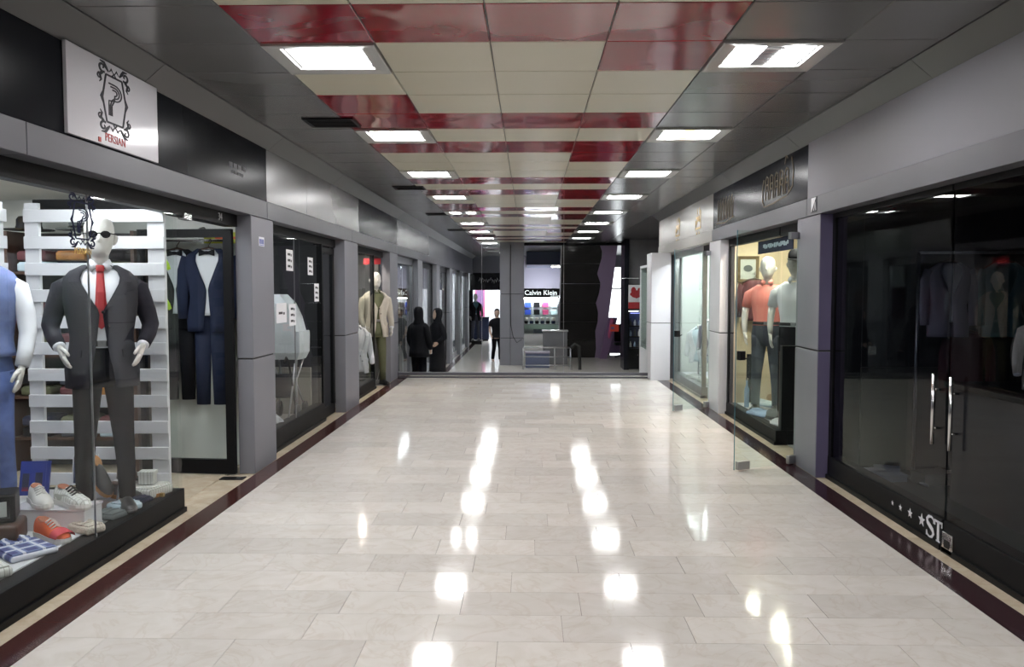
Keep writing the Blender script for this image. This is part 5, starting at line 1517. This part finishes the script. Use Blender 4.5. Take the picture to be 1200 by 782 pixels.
# escalator rising over the hall, seen from its dark underside
es = thing('escalator', 'dark escalator underside rising to the floor above with purple side panel', 'escalator', (0, 0, 0))
def slab(x0, x1, y0, y1, z0, z1, t): return MB().loft([[(x0, y0, z0), (x1, y0, z0), (x1, y0+t, z0), (x0, y0+t, z0)], [(x0, y1, z1), (x1, y1, z1), (x1, y1+t, z1), (x0, y1+t, z1)]])
n_ = 6
for i in range(n_):
    f0, f1 = i/n_, (i+1)/n_
    Y0, Z0 = 26.6+(24.5-26.6)*f0, LOW+(CZ-LOW)*f0
    Y1, Z1 = 26.6+(24.5-26.6)*f1, LOW+(CZ-LOW)*f1
    slab(.98, 2.20, Y0, Y1, Z0+.004, Z1-.004, .25).build('soffit_panel', 'escalator_black', es)
MB().loft([[(.96, 26.58, LOW), (.99, 26.58, LOW), (.99, 26.9, LOW), (.96, 26.9, LOW)], [(.96, 24.48, CZ), (.99, 24.48, CZ), (.99, 24.8, CZ), (.96, 24.8, CZ)]]).build('edge_trim', 'steel', es)
rings = []
for i in range(13):
    f = i/12; wob = .05*math.sin(i*1.9)+.03*math.sin(i*4.1)
    yy, zz = 26.55-2.1*f, LOW+(CZ-LOW)*f
    rings.append([(2.16+wob, yy, zz), (2.44+.22*f, yy+.02, zz), (2.44+.22*f, yy+.3, zz), (2.16+wob, yy+.3, zz)])
MB().loft(rings).build('side_panel', 'purple_pale', es)
MB().tube([(2.50, 26.4, LOW+.1), (2.62, 25.6, LOW+1.3)], .06, 10, (0, 1, 0)).build('handrail', 'pink', es, True)
MB().loft([[(2.28, 26.2, LOW), (2.52, 26.2, LOW), (2.52, 26.4, LOW), (2.28, 26.4, LOW)], [(2.52, 25.7, LOW+1.35), (2.80, 25.7, LOW+1.35), (2.80, 25.9, LOW+1.35), (2.52, 25.9, LOW+1.35)]]).build('balustrade', 'purple', es)
op = thing('notice_plate', 'small orange red plate on the purple escalator balustrade', 'sign', (2.70, 25.55, .38))
MB().box(-.15, .12, -.02, .0, -.11, .11).build('plate', 'orange_red', op); MB().box(-.13, -.02, -.024, -.02, -.04, .04).build('print', 'purple', op)
# bright window of the far side
wz = sthing('window_far', 'tall bright daylight window beyond the purple escalator side', 'window')
MB().box(3.1, 4.6, YF-.02, YF+.02, -.45, 1.6).build('pane', 'daylight', wz); 
MB().box(3.1, 4.6, YF-.02, YF+.02, 1.66, 2.5).build('pane', 'daylight', wz)
for z in (-.5, 1.6, 2.5): MB().box(3.05, 4.65, YF-.06, YF+.04, z, z+.06).build('frame_bar', 'white', wz)
for x in (3.05, 3.85, 4.6): MB().box(x-.03, x+.03, YF-.06, YF+.04, -.5, 2.56).build('frame_post', 'white', wz)
struct('wall_far_right', MB().box(1.75, 5.5, YF+.04, YF+.12, LOW, 1.62), 'mid_wall', 'dim far wall around the daylight window', 'wall')
lpn = thing('purple_partition', 'low purple partition panel below the daylight window', 'partition', (3.05, 28.0, LOW))
bevel(MB().box(-.35, .5, 0, .06, .04, 1.0).build('panel', 'purple', lpn), .01)
for x in (-.3, .45): MB().box(x-.03, x+.03, -.1, .16, 0, .04).build('foot', 'black', lpn)
ch = thing('office_chair', 'dark chair with high back beyond the escalator', 'chair', (3.02, 26.6, LOW))
MB().bbox(-.22, .22, -.22, .22, .42, .50, .03).build('seat', 'suit_black', ch, True); MB().bbox(-.2, .2, .18, .24, .52, 1.1, .025).build('backrest', 'suit_black', ch, True)
MB().tube([(0, 0, .08), (0, 0, .42)], .03, 10, (1, 0, 0)).build('column', 'steel', ch)
for k in range(5):
    a = 2*PI*k/5; MB().tube([(0, 0, .09), (.26*math.cos(a), .26*math.sin(a), .03)], [.022, .014], 8, (0, 0, 1)).build('foot', 'black', ch)
# dark column with red poster and bottle cabinet
dk_ = sthing('pillar', 'dark clad column beside the bottle cabinet and red poster', 'pillar')
for a, b_ in ((LOW, 1.9), (1.912, CZ)):
    bevel(MB().box(2.64, 2.76, 22.55, 23.4, a, b_).build('cladding_panel', 'fascia_dark', dk_), .006)
    bevel(MB().box(2.765, 3.7, 22.6, 23.4, a if a > 1 else 1.0, b_).build('cladding_panel', 'mid_wall', dk_), .006)
po = thing('poster', 'white poster with a red figure above the bottle cabinet', 'poster', (2.95, 22.53, 1.36))
MB().box(-.20, .20, -.01, .0, -.3, .36).build('sheet', 'paper', po)
bb = MB()
for x, z, a, c in ((-.06, .20, .07, .10), (.04, .14, .10, .07), (.0, .06, .12, .06), (-.1, .1, .06, .05), (.1, .22, .05, .06)): bb.ball((x, -.01, z), (a, .006, c), 10, 7)
bb.build('red_figure', 'red_cloth', po); MB().box(-.2, .2, -.013, -.01, -.3, -.12).build('red_band', 'red_cloth', po)
MB().ribbon([(-.1, .1), (.02, .02), (.14, .04)], [.02, .08, .02], .006, frame_mat((0, -.012, 0), 'F')).build('red_figure', 'red_cloth', po)
MB().box(-.2, .2, 0, .02, -.32, .38).build('backing', 'black', po)
bcab = thing('bottle_cabinet', 'black cabinet with lit blue shelves and lower doors', 'cabinet', (3.03, 22.6, LOW))
MB().box(-.25, .40, .25, .30, 0, 1.62).build('back_panel', 'blue_dim', bcab)
for x in (-.26, .40): MB().box(x-.015, x+.015, -.02, .30, 0, 1.62).build('side_panel', 'black', bcab)
for z in (.62, .92, 1.22, 1.60): MB().box(-.25, .39, 0, .25, z-.01, z+.012).build('shelf_board', 'black', bcab)
d_ = MB().box(-.25, .39, -.02, 0, .03, .60).build('door', 'black', bcab); MB().ball((.0, -.035, .42), .018, 8, 6).build('knob', 'chrome', d_, True)
MB().box(-.2, .34, .1, .14, 1.575, 1.588).build('lamp_strip', 'blue_glow', bcab)
random.seed(4)
for i, z in enumerate((.633, .933, 1.233)):
    for j in range(5):
        r = thing('bottle', 'small bottle on the lit shelves of the black cabinet', 'bottle', (2.84+j*.12, 22.72, LOW+z), 0, 'bottles in the black cabinet')
        hh = random.uniform(.15, .21)
        MB().loft([c_(.03, 0), c_(.032, .01), c_(.032, hh*.6), c_(.012, hh*.8), c_(.012, hh)]).build('bottle_body', ['counter_white', 'shirt_blue', 'cap_grey'][(i+j) % 3], r, True)
        MB().loft([c_(.014, hh), c_(.014, hh+.02)]).build('bottle_cap', 'black', r)
# white framed showcase behind the white pillar
sw = thing('display_showcase', 'white framed glass showcase with a slanted shelf behind the white pillar', 'showcase', (2.62, 17.4, -.49))
for y in (-.8, .8): MB().box(-.14, .14, y-.03, y+.03, 0, 2.6).build('frame_post', 'white', sw)
for z in (.02, .75, 2.55): MB().box(-.14, .14, -.77, .77, z, z+.05).build('frame_rail', 'white', sw)
MB().box(-.125, -.115, -.77, .77, .8, 2.55).build('pane', 'glass_green', sw)
MB().box(.10, .13, -.77, .77, .07, 2.55).build('back_panel', 'white', sw)
MB().box(-.135, .10, -.77, .77, .07, .75).build('base_panel', 'white', sw)
MB().loft([[(-.1, -.7, .9), (-.1, .7, .9), (-.1, .7, .92), (-.1, -.7, .92)], [(.1, -.7, 1.1), (.1, .7, 1.1), (.1, .7, 1.12), (.1, -.7, 1.12)]]).build('slanted_shelf', 'steel', sw)
# ---------------------------------------------------------------- people
def remeshed(mb, name, material, parent, vox=.014, smooth=6):
    me = mb.mesh('tmp', None)
    o = bpy.data.objects.new('tmp', me); col.objects.link(o)
    m = o.modifiers.new('r', 'REMESH'); m.mode = 'VOXEL'; m.voxel_size = vox
    s_ = o.modifiers.new('s', 'SMOOTH'); s_.factor = .5; s_.iterations = smooth
    dg = bpy.context.evaluated_depsgraph_get()
    me2 = bpy.data.meshes.new_from_object(o.evaluated_get(dg))
    bpy.data.objects.remove(o)
    me2.name = name
    me2.materials.clear(); me2.materials.append(M[material])
    me2.polygons.foreach_set('use_smooth', [True]*len(me2.polygons))
    return link(name, me2, parent)
def person(label, loc, rz, H, stride=0.0, arms='down', cloth='tee'):
    r = thing('person', label, 'person', loc, rz, scale=H/1.885)
    b = MB()
    t = torso_mb(.84, 1.60, .97); b.add(t.v, t.f)
    h = head_mb(); b.add(h.v, h.f)
    lg = []
    for sx in (-1, 1):
        f = stride*sx
        knee = (sx*.095, -.02-f*.55, .49); ank = (sx*.095, .03-f*1.0+(.10 if f < 0 else 0), .09)
        lg.append([(sx*.088, 0, .93), (sx*.09, -f*.25, .72), knee, ((knee[0]+ank[0])/2, (knee[1]+ank[1])/2+.015, .30), ank])
        b.tube(lg[-1], [.094, .078, .058, .054, .040], 14)
        b.tube([(ank[0], ank[1]+.04, .045), (ank[0], ank[1]-.05, .045), (ank[0], ank[1]-.17, .03)], [.04, .042, .03], 10, (1, 0, 0))
    for sx in (-1, 1):
        A = [(sx*x, y + (stride*sx*.5*(1.45-z) if z < 1.45 else 0), z) for x, y, z in ARM[arms]]
        b.tube(A, [.045, .055, .046, .042, .037, .029], 12)
        e = Vector(A[-1]); d = (e-Vector(A[-2])).normalized()
        hb = hand_mb(sx, e, d, 1.0, .5); b.add(hb.v, hb.f)
    remeshed(b, 'body', 'skin', r, .011, 2)
    if cloth == 'tee':
        torso_mb(.86, 1.565, 1.08, add=.004).build('shirt', 'suit_black', r, True)
        for sx in (-1, 1):
            A = [(sx*x, y + (stride*sx*.5*(1.45-z) if z < 1.45 else 0), z) for x, y, z in ARM[arms]][:3]
            MB().tube(A, [.075, .068, .062], 12).build('sleeve', 'suit_black', r, True)
        q = MB()
        for l in lg: q.tube([l[0], l[1], l[2], l[3], (l[4][0], l[4][1], .10)], [.112, .092, .074, .068, .060], 14)
        q.ball((0, 0, .93), (.19, .13, .12)); q.build('trousers', 'trouser_black', r, True)
        hr_ = MB().ball((0, .012, 1.80), (.092, .112, .105), 16, 10)
        hr_.tube([(0, .07, 1.80), (0, .09, 1.70), (0, .085, 1.60)], [(.05, .08), (.04, .07), (.02, .05)], 12)
        hr_.build('hair', 'hair', r, True)
    else:
        hem = .78 if cloth == 'coat' else .36
        rings = []
        for z, rx, ry in ((hem, .25, .20), (hem+.12, .245, .19), (.95, .235, .175), (1.10, .215, .16), (1.25, .225, .16), (1.40, .235, .155), (1.49, .215, .135), (1.55, .12, .10), (1.60, .085, .085)):
            rings.append([(rx*math.sin(2*PI*j/28)*(1+.02*math.sin(5*2*PI*j/28)), -ry*math.cos(2*PI*j/28)*(1+.03*math.sin(4*2*PI*j/28+1)), z) for j in range(28)])
        MB().loft(rings).build('coat', 'suit_black', r, True)
        for sx in (-1, 1):
            A = [(sx*x, y, z) for x, y, z in ARM[arms]]
            MB().tube(A, [.082, .078, .074, .070, .066, .062], 12).build('sleeve', 'suit_black', r, True)
        q = MB()
        for l in lg: q.tube([l[0], l[1], l[2], l[3], (l[4][0], l[4][1], .06)], [.115, .100, .088, .082, .078], 14)
        q.build('trousers', 'trouser_black', r, True)
        sc2 = MB()      # head scarf open around the face
        rings = []
        for z, rx, ry, oy, g_ in ((1.47, .17, .13, 0, .0), (1.56, .11, .11, 0, .05), (1.63, .088, .098, .0, .35), (1.70, .094, .112, .004, .75), (1.77, .097, .116, .008, .80), (1.83, .094, .112, .01, .6), (1.88, .072, .085, .012, .25), (1.905, .03, .04, .012, .02)):
            rings.append([(rx*math.sin(a), oy-ry*math.cos(a), z) for a in [g_+(2*PI-2*g_)*j/22 for j in range(23)]])
        o = sc2.loft(rings, cap=False, closed=False).build('head_scarf', 'suit_black', r, True); solid(o, .008)
    return r
w_a = person('person in a black hip length coat and head scarf beyond the glass screen', (-2.08, 15.25, -.33), PI-.5, 1.58, 0.0, 'down', 'coat')
w_b = person('person in a long black coat and head scarf holding a pale bag', (-1.98, 17.45, -.49), -.9, 1.66, 0.0, 'hip', 'long')
hb = thing('shopping_bag', 'small pale bag held by the person in the long black coat', 'bag', (-2.14, 17.20, .22))
MB().bbox(-.07, .07, -.04, .04, 0, .17, .012).build('bag_body', 'paper', hb); MB().tube([(-.04, 0, .17), (-.03, 0, .25), (.03, 0, .25), (.04, 0, .17)], .005, 6).build('handle', 'paper', hb, True)
person('walking person in black t-shirt and black trousers beside the broad column', (-.99, 25.0, LOW), .25, 1.64, .16, 'down', 'tee')
